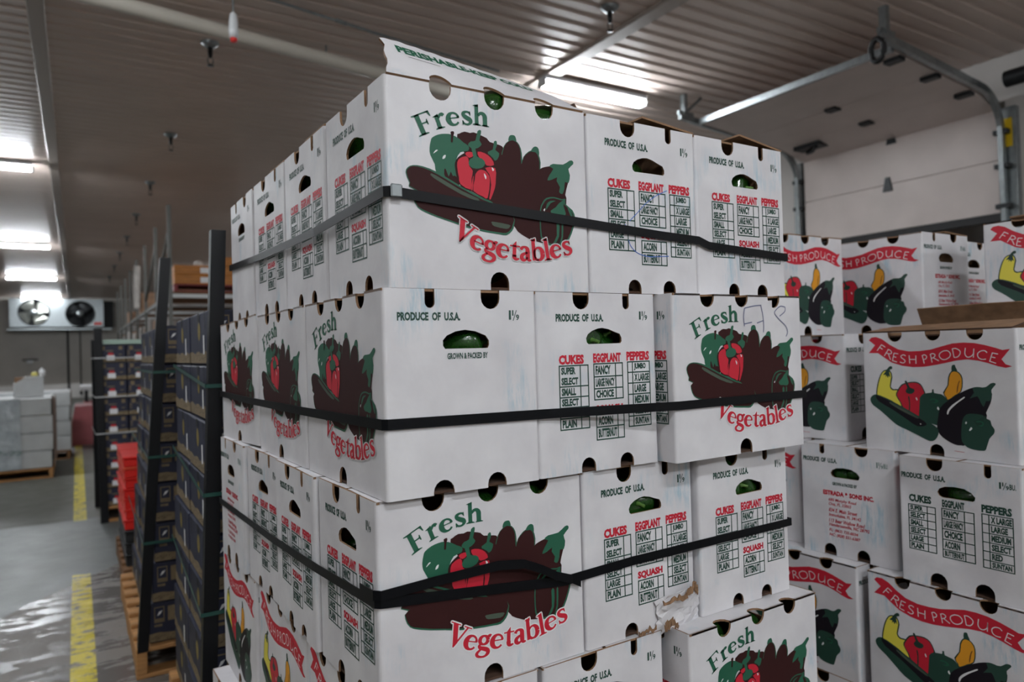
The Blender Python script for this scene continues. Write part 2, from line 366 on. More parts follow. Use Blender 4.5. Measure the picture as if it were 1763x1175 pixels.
class Path:
    def __init__(s, pts):
        s.p = smooth_line(pts, 6); s.d = [0]
        for a, b in zip(s.p, s.p[1:]): s.d.append(s.d[-1]+math.hypot(b[0]-a[0], b[1]-a[1]))
        s.L = s.d[-1]
    def at(s, t):
        i = max(0, min(len(s.p)-2, sum(1 for q in s.d if q <= t)-1)); k = (t-s.d[i])/(s.d[i+1]-s.d[i]); a, b = s.p[i], s.p[i+1]
        return a[0]+(b[0]-a[0])*k, a[1]+(b[1]-a[1])*k, math.atan2(b[1]-a[1], b[0]-a[0])
def serif_text(pr, c, t, pts, size, lay, halo=None):
    path = Path(pts); adv = sum(SERIF[q][0] for q in t); k = path.L/(adv*size); x = 0; kx = k*1.05
    for q in t:
        w, shapes = SERIF[q]; ox, oy, a = path.at((x+w*.5)*size*k); ca, sa = math.cos(a), math.sin(a)
        for kind, *d in shapes:
            if kind == 'p': vs, fs = tri_poly(d[0])
            else: vs, fs = brush([(bx, by, bw*1.12+.008) for bx, by, bw in d[0]], 4, d[1])
            g = [(ox+((vx-w*.5)*kx*ca-vy*sa)*size, oy+((vx-w*.5)*kx*sa+vy*ca)*size) for vx, vy in vs]
            pr.raw(c, g, fs, lay)
            if halo:
                for i in range(6):
                    dx, dy = .0022*math.cos(i*PI/3), .0022*math.sin(i*PI/3); pr.raw(halo, [(gx+dx, gy+dy) for gx, gy in g], fs, lay-1)
        x += w
STICK = {
 'F': [[(.0,0),(.06,1)], [(.06,.97),(.62,1.0)], [(.03,.55),(.48,.58)]],
 'R': [[(.0,0),(.05,1)], [(-.02,.95),(.32,1.02),(.58,.82),(.42,.58),(.05,.48)], [(.25,.54),(.85,.02)]],
 'E': [[(.05,0),(.05,1)], [(.0,.97),(.72,1.02)], [(.05,.52),(.55,.55)], [(.0,.02),(.80,0)]],
 'S': [[(.72,.88),(.48,1.0),(.16,.86),(.18,.64),(.56,.42),(.70,.2),(.45,.0),(.02,.08)]],
 'H': [[(.08,0),(.0,1)], [(.82,0),(.80,1)], [(.04,.5),(.81,.52)]],
 'P': [[(.12,0),(.0,1)], [(-.05,.95),(.35,1.02),(.60,.78),(.42,.52),(.05,.48)]],
 'O': [[(.45,1.0),(.12,.82),(.02,.48),(.18,.1),(.5,0),(.85,.2),(.95,.55),(.80,.9),(.45,1.0)]],
 'D': [[(.08,0),(.0,1)], [(-.06,.98),(.4,1.0),(.85,.7),(.85,.35),(.5,.02),(.05,.0)]],
 'U': [[(.0,1),(.0,.35),(.22,.02),(.55,.05),(.85,.4),(.86,1.0)], [(.86,1.0),(.9,.0)]],
 'C': [[(.90,.86),(.62,1.0),(.25,.85),(.05,.5),(.2,.12),(.55,.0),(.95,.14)]],
}

# ------------------------------------------------------------------ artwork, traced in panel units / 1000
ART_F = [('K', '318,753 329,771 354,785 380,783 398,789 427,781 461,770 476,753 525,745 544,732 556,686 449,625 361,660'), ('G', '196,712 203,731 231,750 262,759 294,760 326,746 347,730 372,715 368,691 332,679 311,638 307,592 321,540 321,513 282,528 220,558 212,602 193,644 190,677'), ('K', '254,581 261,586 274,551 284,577 293,556 303,559 321,540 321,513 261,537'), ('G', '509,443 526,658 544,739 568,771 591,783 616,775 634,743 640,681 638,552 602,420'), ('K', '509,443 529,658 548,740 568,768 591,780 613,772 629,740 633,680 634,551 602,420'), ('G', '618,534 636,672 658,719 691,744 718,738 734,710 735,644 698,493'), ('K', '618,534 638,673 660,716 691,739 713,734 727,709 730,644 698,493'), ('K', '431,684 494,677 548,700 674,637 722,480 601,340 478,409 441,562'), ('K', '719,638 739,655 764,666 806,676 849,675 892,630 883,579 870,527 874,477 796,272 697,264 649,281 605,308 582,340 509,380 478,456 618,582'), ('G', '570,773 573,795 583,806 601,807 608,797 611,775 591,781'), ('G', '687,737 699,760 715,767 729,756 730,721 715,736'), ('G', '785,671 806,688 862,692 900,719 918,719 920,702 892,672 900,639 891,596 870,598 865,560 853,530 835,540 841,566 823,597 827,618 798,602 772,595 785,626 806,661'), ('G', '370,726 383,741 405,749 416,798 433,805 432,785 424,753 435,735 416,713 390,706 372,715'), ('G', '464,701 489,716 496,758 510,762 510,738 502,716 521,701 510,668 491,661 472,674'), ('G', '82,546 91,571 115,585 159,585 227,564 332,509 434,464 478,448 478,409 131,461 97,499'), ('K', '86,546 95,568 115,580 159,578 227,553 332,499 434,453 478,439 478,409 133,466 101,500'), ('G', '111,428 130,385 163,365 219,345 281,328 352,307 433,293 508,286 547,284 576,308 587,339 582,394 478,441 261,473 125,466'), ('K', '115,429 133,389 166,372 219,352 281,335 353,315 433,302 508,295 545,295 568,314 579,338 582,394 478,441 261,473 125,466'), ('H', '192,553 213,550 332,488 411,458 404,446 324,472 206,534'), ('H', '475,338 478,348 561,339 564,328 547,316 486,325'), ('K', '305,591 304,622 320,653 354,680 390,694 427,702 473,686 501,655 506,616 505,545 488,489 472,456 434,464 382,489 330,509 312,547'), ('R', '314,608 322,643 354,662 368,653 372,615 388,594 381,555 376,499 328,520 321,555'), ('R', '354,674 365,685 390,687 394,672 372,657'), ('R', '414,694 449,691 479,671 493,638 457,630 438,654 420,667'), ('R', '388,494 396,549 401,580 419,602 442,604 460,591 471,557 457,466 434,471'), ('R', '449,617 498,623 500,568 494,520 472,462 465,467 476,534 468,588'), ('R', '378,500 386,555 391,567 385,500'), ('G', '368,630 379,654 392,664 382,716 401,723 409,670 434,662 449,644 438,619 405,607 379,612'), ('W', '442,589 453,574 450,559 444,573'), ('W', '481,625 493,614 485,606'), ('G', '726,431 740,471 762,499 806,509 848,502 870,506 868,478 908,448 923,406 912,354 885,287 849,250 796,245 736,260 723,333'), ('K', '732,431 746,467 767,492 806,502 845,495 864,500 863,473 900,443 915,405 904,356 878,293 844,258 800,255 743,268 729,333'), ('G', '784,432 814,455 831,477 870,506 857,467 869,427 856,405 822,410 797,412'), ('G', '815,389 831,390 827,298 801,255 790,255 815,302'), ('G', '844,391 853,392 849,296 835,257 828,257 841,299'), ('G', '764,467 785,486 814,488 785,473 759,434'), ('G', '879,461 900,442 908,405 893,420'), ('W', '745,433 754,443 751,427'), ('W', '205,653 217,672 227,673 217,663'), ('W', '246,633 251,649 262,655 258,638'), ('K', '288,724 290,754 287,772 301,777 304,767 299,753 296,723')]
ART_P = [('R', '53,937 72,960 108,964 152,944 206,896 267,855 342,837 416,839 488,850 559,874 628,896 695,901 759,896 822,879 884,856 920,840 962,848 913,772 935,735 971,720 935,709 893,720 838,743 782,761 717,771 651,762 583,743 513,725 442,711 369,707 294,717 218,744 164,787 121,824 50,826 98,893'), ('D', '97,459 100,520 117,601 144,664 177,684 204,677 220,623 206,543 227,519 266,521 280,467 288,370 209,415 123,460'), ('Y', '104,461 108,520 125,599 148,657 177,674 200,667 211,623 198,543 219,509 266,511 276,467 281,379 209,422 123,462'), ('D', '152,637 168,662 185,692 203,712 219,710 219,690 204,684 198,660 205,618 193,632 186,612 179,632 167,617 172,640'), ('D', '241,466 250,505 282,561 328,581 380,588 416,569 437,522 444,485 410,454 402,296 351,321 285,365 270,408'), ('R', '249,466 258,501 286,551 328,573 380,578 411,562 430,522 436,486 406,459 396,308 351,331 292,370 278,409'), ('D', '310,513 323,538 306,586 319,592 342,538 368,529 371,505 348,485 318,491'), ('D', '326,460 334,465 339,412 335,334 328,344 331,412'), ('Q', '405,435 410,464 436,494 486,504 488,526 501,530 503,502 549,494 576,468 585,436 539,386 523,301 515,244 445,271 402,301'), ('D', '560,509 589,565 595,630 615,677 649,682 678,650 685,596 675,523 637,484 586,440 576,470'), ('O', '567,504 596,566 602,626 619,670 648,674 672,646 679,596 669,524 634,492 591,453 582,472'), ('Q', '619,679 620,719 629,728 640,728 644,709 654,682 636,677'), ('B', '667,600 660,577 652,522 645,508 649,558 662,604'), ('N', '514,225 522,301 539,386 589,445 671,513 725,547 770,562 808,555 839,542 854,512 843,441 816,368 815,315 701,125 661,104 621,106 567,137 530,175'), ('Q', '723,470 750,517 741,552 770,562 789,558 821,564 846,590 868,596 876,583 851,543 853,503 840,459 818,457 804,412 786,447 768,491'), ('L', '580,342 587,375 615,414 657,453 689,482 692,473 656,439 622,401 597,367 588,338'), ('Q', '50,416 58,447 87,468 123,460 217,415 329,349 431,284 501,238 522,207 520,169 498,125 469,112 441,121 376,155 310,187 242,219 182,274 120,334 68,376'), ('N', '91,459 123,454 216,405 329,334 430,270 444,238 385,223 312,274 215,346 114,409'), ('H', '201,409 277,365 387,300 380,289 269,347 197,396'), ('Q', '668,239 676,304 700,347 746,356 797,349 812,328 839,313 845,278 861,249 855,213 830,175 809,93 790,80 745,80 700,93 668,135 665,193'), ('D', '744,299 770,312 796,336 815,346 812,328 799,314 804,279 788,258 763,266'), ('G', '751,296 770,304 795,300 802,279 788,261 766,268 779,272 794,282 783,295 767,292'), ('G', '471,443 485,458 520,451 528,432 505,420 477,425 495,426 513,436 499,448 483,444'), ('W', '518,380 526,395 533,372 526,367'), ('W', '713,226 725,252 733,241 720,223'), ('W', '691,282 697,292 702,283 695,271'), ('W', '401,248 411,246 406,238'), ('W', '379,453 384,461 391,442 386,434')]

def art(pr, data, lay0=0):
    for i, (c, s) in enumerate(data):
        pts = [tuple(int(q)/1000 for q in w.split(',')) for w in s.split()]
        pr.poly(c, pts, lay0+i*.35, not (c == 'R' and i == 0))
BW, BS, BH = .418, .2995, .344             # carton: length, width, height
def fresh_vegetables():
    pr = Print(BW, BH); art(pr, ART_F)
    serif_text(pr, 'G', 'Fresh', [(.062,.249),(.082,.259),(.108,.271),(.138,.2795),(.168,.284),(.198,.2845)], .0515, 6)
    serif_text(pr, 'R', 'Vegetables', [(.116,.090),(.133,.0795),(.155,.0705),(.186,.0610),(.218,.0565),(.242,.0545),(.268,.0535),(.300,.0550),(.322,.0575),(.347,.0635),(.378,.0720)], .0575, 20, 'W')
    return pr
def fresh_produce():
    pr = Print(BW, BH); art(pr, ART_P)
    base = [(105,.113,.845),(165,.160,.804),(235,.214,.762),(310,.272,.744),(395,.336,.737),(475,.395,.734),(545,.446,.737),(620,.500,.746),(690,.549,.760),(770,.604,.779),(850,.659,.792),(925,.708,.791),(1020,.769,.782),(1130,.838,.759),(1215,.893,.738)]
    bx = [b[0] for b in base]
    def at(x): return (float(np.interp(x, bx, [b[1] for b in base]))*BW, float(np.interp(x, bx, [b[2] for b in base]))*BH)
    for ch, x0, x1 in (('F',105,165),('R',172,240),('E',245,300),('S',315,385),('H',402,480),('P',535,600),('R',615,690),('O',692,800),('D',812,888),('U',915,1005),('C',1020,1112),('E',1140,1212)):
        a, b = at(x0), at(x1); dx, dy = b[0]-a[0], b[1]-a[1]; L = math.hypot(dx, dy); ux, uy = dx/L, dy/L; h = .0235
        for st in STICK[ch]:
            pts = [(a[0]+ux*px*L-uy*py*h, a[1]+uy*px*L+ux*py*h, .0023) for px, py in st]
            pr.raw('W', *brush(pts, 4, len(pts) > 2), 3)
    pr.line('r', .62, .055, .68, .052, .0012)
    return pr
def table(pr, c, u0, u1, top, rows, div, words, left_box=False):
    """rows: lower edges; words: one per row (a list is two lines)"""
    w = .0025; bot = rows[-1]; h = w/2/pr.W
    pr.line(c, u0-h, top, u1+h, top, w); pr.line(c, u0, top, u0, bot, w); pr.line(c, u1, top, u1, bot, w); pr.line(c, div, top, div, bot, w)
    y = top
    for r, wd in zip(rows, words):
        pr.line(c, u0-h, r, u1+h, r, w)
        a, b = (div+.014, u1-.008) if left_box else (u0+.014, div-.010)
        wd = wd if isinstance(wd, list) else [wd]; n = len(wd); hh = (y-r)/n
        for i, t in enumerate(wd):
            full = a+(b-a)*min(1, .14*len(t)+.10); pr.text(c, t, a, y-hh*(i+1)+hh*.15, full, y-hh*i-hh*.13, .052)
        y = r
def size_tables():
    h, q, a, b, c, d = (Print(BS, BH) for _ in range(6))
    h.text('T', 'PRODUCE  OF  U.S.A.', .151, .838, .537, .882, .05); ninth(q, .853, .926)
    a.text('R', 'CUKES', .166, .603, .366, .656, .06); table(a, 'T', .168, .398, .596, [.482,.423,.366,.308,.247], .334, [['SUPER','SELECT'],'SMALL','SELECT','LARGE','PLAIN'])
    b.text('R', 'EGGPLANT', .442, .606, .678, .660, .06); table(b, 'T', .446, .690, .600, [.527,.460,.398], .629, ['FANCY','LARGE FANCY','CHOICE'])
    c.text('R', 'SQUASH', .453, .318, .684, .367, .06); table(c, 'T', .457, .691, .312, [.243,.172], .638, ['ACORN','BUTTERNUT'])
    d.text('R', 'PEPPERS', .728, .610, .933, .664, .06); table(d, 'T', .736, .934, .603, [.542,.479,.414,.349,.287,.228], .779, ['JUMBO','X LARGE','LARGE','MEDIUM','SELECT','SUNTAN'], True)
    return [('origin_print', h), ('measure_print', q), ('cukes_table', a), ('eggplant_table', b), ('squash_table', c), ('peppers_table', d)]
def ninth(pr, u0, u1, y=.850, bu=False, c='T'):
    w = (u1-u0)*(.58 if bu else 1); h = .048
    pr.text(c, '1', u0, y, u0+w*.20, y+h, .03); pr.text(c, '1', u0+w*.32, y+h*.42, u0+w*.45, y+h*1.02, .03)
    pr.line(c, u0+w*.40, y-.006, u0+w*.74, y+h*1.02, .0015); pr.text(c, '9', u0+w*.68, y-.004, u0+w, y+h*.56, .03)
    if bu: pr.text(c, 'BU.', u0+w*1.06, y, u1, y+h*.85, .03)
def grown_panel():
    h, q, a = (Print(BS, BH) for _ in range(3))
    h.text('T', 'PRODUCE  OF  U.S.A.', .083, .845, .473, .887, .05); ninth(q, .803, .876)
    a.text('T', 'GROWN & PACKED BY', .384, .655, .650, .686, .04)
    return [('origin_print', h), ('measure_print', q), ('packing_print', a)]
def size_tables_green():
    h, q, a, b, d = (Print(BS, BH) for _ in range(5))
    h.text('T', 'PRODUCE  OF  U.S.A.', .025, .828, .408, .873, .05); ninth(q, .829, .952, .838, True)
    a.text('T', 'CUKES', .088, .640, .284, .700, .055); table(a, 'T', .082, .316, .617, [.565,.505,.444,.380,.321,.263], .246, ['SUPER','SELECT','SMALL','SELECT','LARGE','PLAIN'])
    b.text('T', 'EGGPLANT', .375, .635, .557, .694, .055); table(b, 'T', .371, .630, .625, [.546,.469,.388,.310,.250], .554, ['FANCY','LARGE FANCY','CHOICE','ACORN','BUTTERNUT'])
    d.text('T', 'PEPPERS', .690, .645, .916, .705, .055); table(d, 'T', .692, .921, .634, [.564,.498,.430,.363,.297,.241], .744, ['X LARGE','LARGE','MEDIUM','SELECT','RED','SUNTAN'], True)
    return [('origin_print', h), ('measure_print', q), ('cukes_table', a), ('eggplant_table', b), ('peppers_table', d)]
def address_panel():
    h, q, a, pr = (Print(BS, BH) for _ in range(4))
    h.text('T', 'PRODUCE  OF  U.S.A.', .030, .836, .410, .879, .05); ninth(q, .817, .93, .843, True, 'f')
    a.text('T', 'GROWN & PACKED BY', .353, .638, .614, .668, .04)
    pr.text('R', 'ESTRADA & SONS INC.', .248, .543, .782, .587, .055)
    for t, u1, y in (('680 Murphy Road', .596, .486), ('Ona, FL 33865', .543, .449), ('834 E. Main Street', .604, .396), ('Immokalee, FL 34142', .641, .351), ('113 Bear Wallow Road', .676, .302), ('Hendersonville, NC 28792', .724, .262), ('FL: (863) 735-0034', .605, .211), ('NC: (828) 551-6387', .625, .170)):
        pr.text('r' if 'Ona' in t else 'R', t, .303, y-.002, u1, y+.032, .02, slant=.2)
    return [('origin_print', h), ('measure_print', q), ('packing_print', a), ('address_print', pr)]

# ------------------------------------------------------------------ cartons
T = .0042; RC = .007
def u_top(u0, u1, W, depth, H):
    """vent cut from the top edge, as points going right along the edge (metres)"""
    a, b = u0*W, u1*W; r = (b-a)/2; y = H-depth+min(r, depth); out = [(a, H)]
    for i in range(9):
        t = PI+PI*i/8; out.append((a+r+r*math.cos(t), y+min(r, depth)*math.sin(t)))
    return out+[(b, H)]
def u_bot(u0, u1, W, h):
    a, b = u0*W, u1*W; r = (b-a)/2; e = max(0, h-r); out = [(b, 0)]
    for i in range(9):
        t = PI*i/8; out.append((a+r+r*math.cos(t), e+min(r, h)*math.sin(t)))
    return out+[(a, 0)]
def wall_outline(W, H, tops, bots):
    p = [(RC, 0)]
    for u0, u1, h in bots: p += u_bot(u0, u1, W, h)[::-1]
    p += [(W-RC, 0), (W-RC, H)]
    for u0, u1, d in tops[::-1]: p += u_top(u0, u1, W, d, H)[::-1]
    return p+[(RC, H)]
def hand_hole(kind):
    if kind == 'a': q = [(.390,.745),(.405,.768),(.441,.787),(.490,.800),(.530,.803),(.580,.795),(.630,.780),(.675,.768),(.690,.745),(.690,.725),(.680,.714),(.410,.712),(.395,.722)]
    elif kind == 'b': q = [(.359,.749),(.384,.772),(.440,.792),(.503,.800),(.570,.792),(.638,.770),(.660,.745),(.660,.722),(.651,.706),(.371,.707),(.359,.722)]
    else: q = [(.338,.748),(.355,.775),(.400,.795),(.480,.803),(.560,.798),(.615,.775),(.645,.745),(.640,.722),(.625,.711),(.380,.710),(.350,.722)]
    return [(a*BS, b*BH) for a, b in q]
SIDE_T = ((.195,.295,.028), (.454,.554,.027), (.715,.814,.028)); SIDE_B = ((.462,.554,.032),)
FACES = {  # panel metres -> carton local, outward offset o
 'front': lambda x, y, o: (x-BW/2, -BS/2-o, y), 'back': lambda x, y, o: (BW/2-x, BS/2+o, y),
 'right': lambda x, y, o: (BW/2+o, x-BS/2, y), 'left': lambda x, y, o: (-BW/2-o, BS/2-x, y)}
ENDS = {'tables': (((.290,.420,.032), (.708,.764,.031)), ((.327,.442,.028), (.651,.769,.028)), 'a'),
        'grown': (((.252,.313,.032), (.613,.741,.033)), ((.278,.408,.024), (.629,.756,.025)), 'b'),
        'green': (((.250,.388,.033), (.718,.774,.034)), ((.254,.398,.038), (.621,.771,.038)), 'c'),
        'address': (((.221,.275,.030), (.600,.734,.028)), ((.245,.376,.036), (.597,.725,.036)), 'c')}
def shell(left, right):
    mb = MB()
    for f, W, tops, bots, holes in (('front', BW, SIDE_T, SIDE_B, ()), ('back', BW, SIDE_T, SIDE_B, ()),
                                    ('left', BS, *ENDS[left][:2], (hand_hole(ENDS[left][2]),)), ('right', BS, *ENDS[right][:2], (hand_hole(ENDS[right][2]),))):
        g = FACES[f]; mb.prism(wall_outline(W, BH, tops, bots), lambda a, b, d, g=g: g(a, b, -d), T, 0, 1, holes)
    for sx, sy, a0 in ((1,1,0), (-1,1,90), (-1,-1,180), (1,-1,270)):
        cx, cy = sx*(BW/2-RC), sy*(BS/2-RC); vs = []
        for i in range(5):
            a = math.radians(a0+90*i/4)
            for r in (RC, RC-T):
                for z in (0, BH): vs.append((cx+r*math.cos(a), cy+r*math.sin(a), z))
        for i in range(4):
            k = i*4; mb.add([vs[k], vs[k+4], vs[k+5], vs[k+1]], [(0,1,2,3)], 0, True); mb.add([vs[k+2], vs[k+6], vs[k+7], vs[k+3]], [(3,2,1,0)], 1)
            mb.add([vs[k+1], vs[k+5], vs[k+7], vs[k+3]], [(0,1,2,3)], 1); mb.add([vs[k], vs[k+2], vs[k+6], vs[k+4]], [(0,1,2,3)], 1)
    return mb
def flap_outline(depth):
    p = [(.002, 0)]
    for u0, u1, d in SIDE_T:
        a, b = u0*BW, u1*BW; r = (b-a)/2; p += [(a, 0)] + [(a+r-r*math.cos(PI*i/6), .006+r*.8*math.sin(PI*i/6)) for i in range(7)] + [(b, 0)]
    return p+[(BW-.002, 0), (BW-.006, depth), (.006, depth)]
def flap(mb, side, ang, depth=BS/2-.004):
    """major flap hinged on the front (-1) or back (1) top edge, ang above horizontal"""
    ca, sa = math.cos(ang), math.sin(ang)
    def f(a, b, d):
        return ((a-BW/2)*(-side), side*(BS/2-b*ca+(T-d)*sa), BH-(T if ang == 0 else 0)+b*sa+(T-d)*ca)
    mb.prism(flap_outline(depth), f, T, 0, 1); return mb
MAKERS = {'tables': size_tables, 'grown': grown_panel, 'green': size_tables_green, 'address': address_panel,
          'veg': lambda: [('vegetable_print', fresh_vegetables())], 'produce': lambda: [('banner_print', fresh_produce())]}
PRINTS = {}
def add_print(key, face, parent):
    """the printed pieces of one panel; their meshes are shared by all cartons"""
    if key not in PRINTS: PRINTS[key] = MAKERS[key]()
    if (key, face) not in PRINTS:
        PRINTS[(key, face)] = []
        for n, pr in PRINTS[key]:
            o = pr.build(n, FACES[face], None); PRINTS[(key, face)].append((n, o.data)); bpy.data.objects.remove(o)
    for n, me in PRINTS[(key, face)]: link(n, me, parent)
SHELLS = {}
def carton(name, label, kind, x, y, z, rz, sz=1.0, group=None, flaps=(0, 0), tilt=(0, 0), ends=None):
    """x, y, z: centre of the base. kind 'veg' or 'produce'; flaps: opening angles of front/back top flap, None = cut away"""
    t = thing(name, label, 'carton', (x, y, z), rz, group, rot=(tilt[0], tilt[1], rz)); t.scale = (1, 1, sz)
    left, right = ends or (('tables', 'grown') if kind == 'veg' else ('green', 'address'))
    if (left, right) not in SHELLS: SHELLS[(left, right)] = shell(left, right).mesh('carton_shell', ['white_carton', 'kraft'])
    link('carton_shell', SHELLS[(left, right)], t)
    for side, a in ((-1, flaps[0]), (1, flaps[1])):
        if a is None: continue
        if (side, a) not in SHELLS: SHELLS[(side, a)] = flap(MB(), side, math.radians(a)).mesh('top_flap', ['white_carton', 'kraft'])
        link('top_flap', SHELLS[(side, a)], t)
    if 'bottom' not in SHELLS: SHELLS['bottom'] = MB().box((-BW/2+T+.001,-BS/2+T+.001,.001), (BW/2-T-.001,BS/2-T-.001,.001+T)).mesh('bottom_panel', ['kraft_dark'])
    link('bottom_panel', SHELLS['bottom'], t)
    for f in ('front', 'back'): add_print('veg' if kind == 'veg' else 'produce', f, t)
    add_print(left, 'left', t); add_print(right, 'right', t)
    t['face_scale'] = sz
    return t
def on_face(t, face, u, v, depth):
    """world point behind (or before, depth < 0) a spot of a carton's face"""
    W = BW if face in ('front', 'back') else BS
    p = Vector(FACES[face](u*W, v*BH, -depth)); M = Matrix.Translation(t.location) @ t.rotation_euler.to_matrix().to_4x4() @ Matrix.Diagonal((*t.scale, 1))
    return M @ p
# ------------------------------------------------------------------ the room
CZ = 3.90                                   # ceiling height
XW, YW = 7.05, 32.6                         # door wall, end wall
DY0, DY1, DZ = 3.02, 5.03, 3.50             # dock door opening
def slab(name, a, b, m): return struct(MB().box(a, b).build(name, m))
slab('floor', (-8, -6.5, -.2), (10.5, YW+.3, 0), 'concrete_floor')
struct(MB().box((-8, YW, 0), (XW+.3, YW+.25, CZ+.3)).build('wall_back', 'wall_paint'))
slab('wall_left', (-8.25, -6.5, 0), (-8, YW+.25, CZ+.3), 'wall_paint')
slab('wall_front', (-8, -6.75, 0), (XW+.3, -6.5, CZ+.3), 'wall_pale')
wr = struct(MB().box((XW, -6.5, 0), (XW+.25, DY0, CZ+.3)).box((XW, DY1, 0), (XW+.25, YW, CZ+.3)).box((XW, DY0, DZ), (XW+.25, DY1, CZ+.3)).build('wall_right', 'wall_pale'))
# dock enclosure seen under the raised door
struct(MB().box((XW+3.2, DY0-1.2, 0), (XW+3.4, DY1+1.2, CZ)).box((XW+.25, DY0-1.4, 0), (XW+3.4, DY0-1.2, CZ)).box((XW+.25, DY1+1.2, 0), (XW+3.4, DY1+1.4, CZ)).box((XW+.25, DY0-1.4, CZ-.3), (XW+3.4, DY1+1.4, CZ)).build('wall_dock', 'wall_pale'))
struct(MB().box((-8, YW-.12, 0), (XW, YW, .55)).build('baseboard_back', 'wall_pale'))
ceil = struct(MB().box((-8.25, -6.75, CZ+.05), (XW+.3, YW+.25, CZ+.3)).build('ceiling', 'ceiling_paint'))
# ribbed metal panels, one mesh shared; ribs run across the room
SEAMS = [-8.0, -4.1, -.2, 3.7, 7.05]
def rib_panel(L):
    mb = MB(); prof = []
    for i in range(6):
        y = i*.15; prof += [(y, 0), (y+.085, 0), (y+.095, .010), (y+.140, .010)]
    prof.append((.90, 0)); n = len(prof)
    mb.add([(0, y, z) for y, z in prof]+[(L, y, z) for y, z in prof], [(i, i+n, i+n+1, i+1) for i in range(n-1)], 0)
    mb.add([(0,0,.05),(L,0,.05),(L,.9,.05),(0,.9,.05)], [(0,1,2,3)], 0)
    return mb
for x0, x1 in zip(SEAMS, SEAMS[1:]):
    me = rib_panel(x1-x0-.01).mesh('ceiling_panel', ['ceiling_paint'])
    y = -6.5
    while y < YW-.1:
        link('ceiling_panel', me, ceil, (x0+.005, y, CZ)); y += .903
for x, w in ((-4.1, .12), (-.2, .11), (3.7, .14)):
    struct(MB().bbox((x-w/2, -6.5, CZ-.03), (x+w/2, YW, CZ+.01), .006).build('trim_%d' % (int(x+10)), 'ceiling_trim'))

# ------------------------------------------------------------------ ceiling lamps
def lamp(label, x, y, z=CZ-.10, L=1.2):
    t = thing('ceiling_lamp', label, 'lamp', (x, y, CZ), 0, 'fluorescent ceiling lamps')
    d = z-CZ
    MB().bbox((-L/2, -.07, d+.03), (L/2, .07, d+.075), .008).box((-L/2+.15, -.02, d+.075), (-L/2+.19, .02, 0)).box((L/2-.19, -.02, d+.075), (L/2-.15, .02, 0)).build('lamp_housing', 'lamp_housing', t)
    MB().bbox((-L/2+.01, -.055, d-.018), (L/2-.01, .055, d+.029), .015).build('lamp_diffuser', 'lamp_glow', t)
    for s in (-1, 1): MB().bbox((s*L/2-.012, -.06, d-.022), (s*L/2+.012, .065, d+.03), .006).build('end_cap', 'lamp_housing', t)
    return t
lamp('long fluorescent lamp at the left picture edge, first of the ceiling row', -1.02, 10.5)
lamp('long fluorescent lamp, second of the ceiling row down the aisle', -1.03, 17.6)
lamp('long fluorescent lamp, third of the ceiling row down the aisle', -1.05, 24.3)
lamp('long fluorescent lamp right in front of the two fan cooling unit', -1.07, 31.2)
lamp('bright ceiling lamp seen just above the white cartons near the open flap', 4.22, 5.25)
for x, y in ((-1.02, 3.4), (-1.02, -3.6), (4.28, -3.8), (4.28, 12.3), (4.28, 19.3), (-5.5, -.5), (-5.5, 7.0)): lamp('fluorescent ceiling lamp outside the picture', x, y)
lamp('fluorescent ceiling lamp outside the picture', 0.3, -1.4); lamp('fluorescent ceiling lamp outside the picture', 0.9, -4.3)

# ------------------------------------------------------------------ evaporator
t = thing('evaporator', 'large galvanised cooling unit with two round fans on the end wall', 'cooling unit', (0, 31.75, 0))
ex0, ex1, ez0, ez1 = -2.08, .92, 2.74, 3.80
def disc(n, r): return [(r*math.cos(2*PI*i/n), r*math.sin(2*PI*i/n)) for i in range(n)]
fans = ((-1.33, 3.28, .47), (.15, 3.23, .465))
MB().prism([(ex0, ez0), (ex1, ez0), (ex1, ez1), (ex0, ez1)], lambda a, b, d: (a, d, b), .02, 0, 0, [[(cx+p, cz+q) for p, q in disc(32, r)] for cx, cz, r in fans]).build('front_panel', 'galvanised', t)
MB().box((ex0, .02, ez0), (ex0+.02, .8, ez1)).box((ex1-.02, .02, ez0), (ex1, .8, ez1)).box((ex0, .02, ez1-.02), (ex1, .8, ez1)).box((ex0, .02, ez0), (ex1, .8, ez0+.02)).build('housing', 'galvanised', t)
MB().box((ex0+.03, .55, ez0+.03), (ex1-.03, .78, ez1-.03)).build('coil', 'fan_dark', t)
MB().box((ex1, .06, 2.72), (ex1+.34, .8, 3.72)).build('pipe_cabinet', 'fan_dark', t)
MB().bbox((ex0-.08, -.06, 2.61), (1.22, .85, 2.68), .01).build('drain_pan', 'galvanised', t)
MB().box((.60, -.012, 2.80), (.86, -.001, 2.90)).build('warning_sticker', 'sticker_red', t)
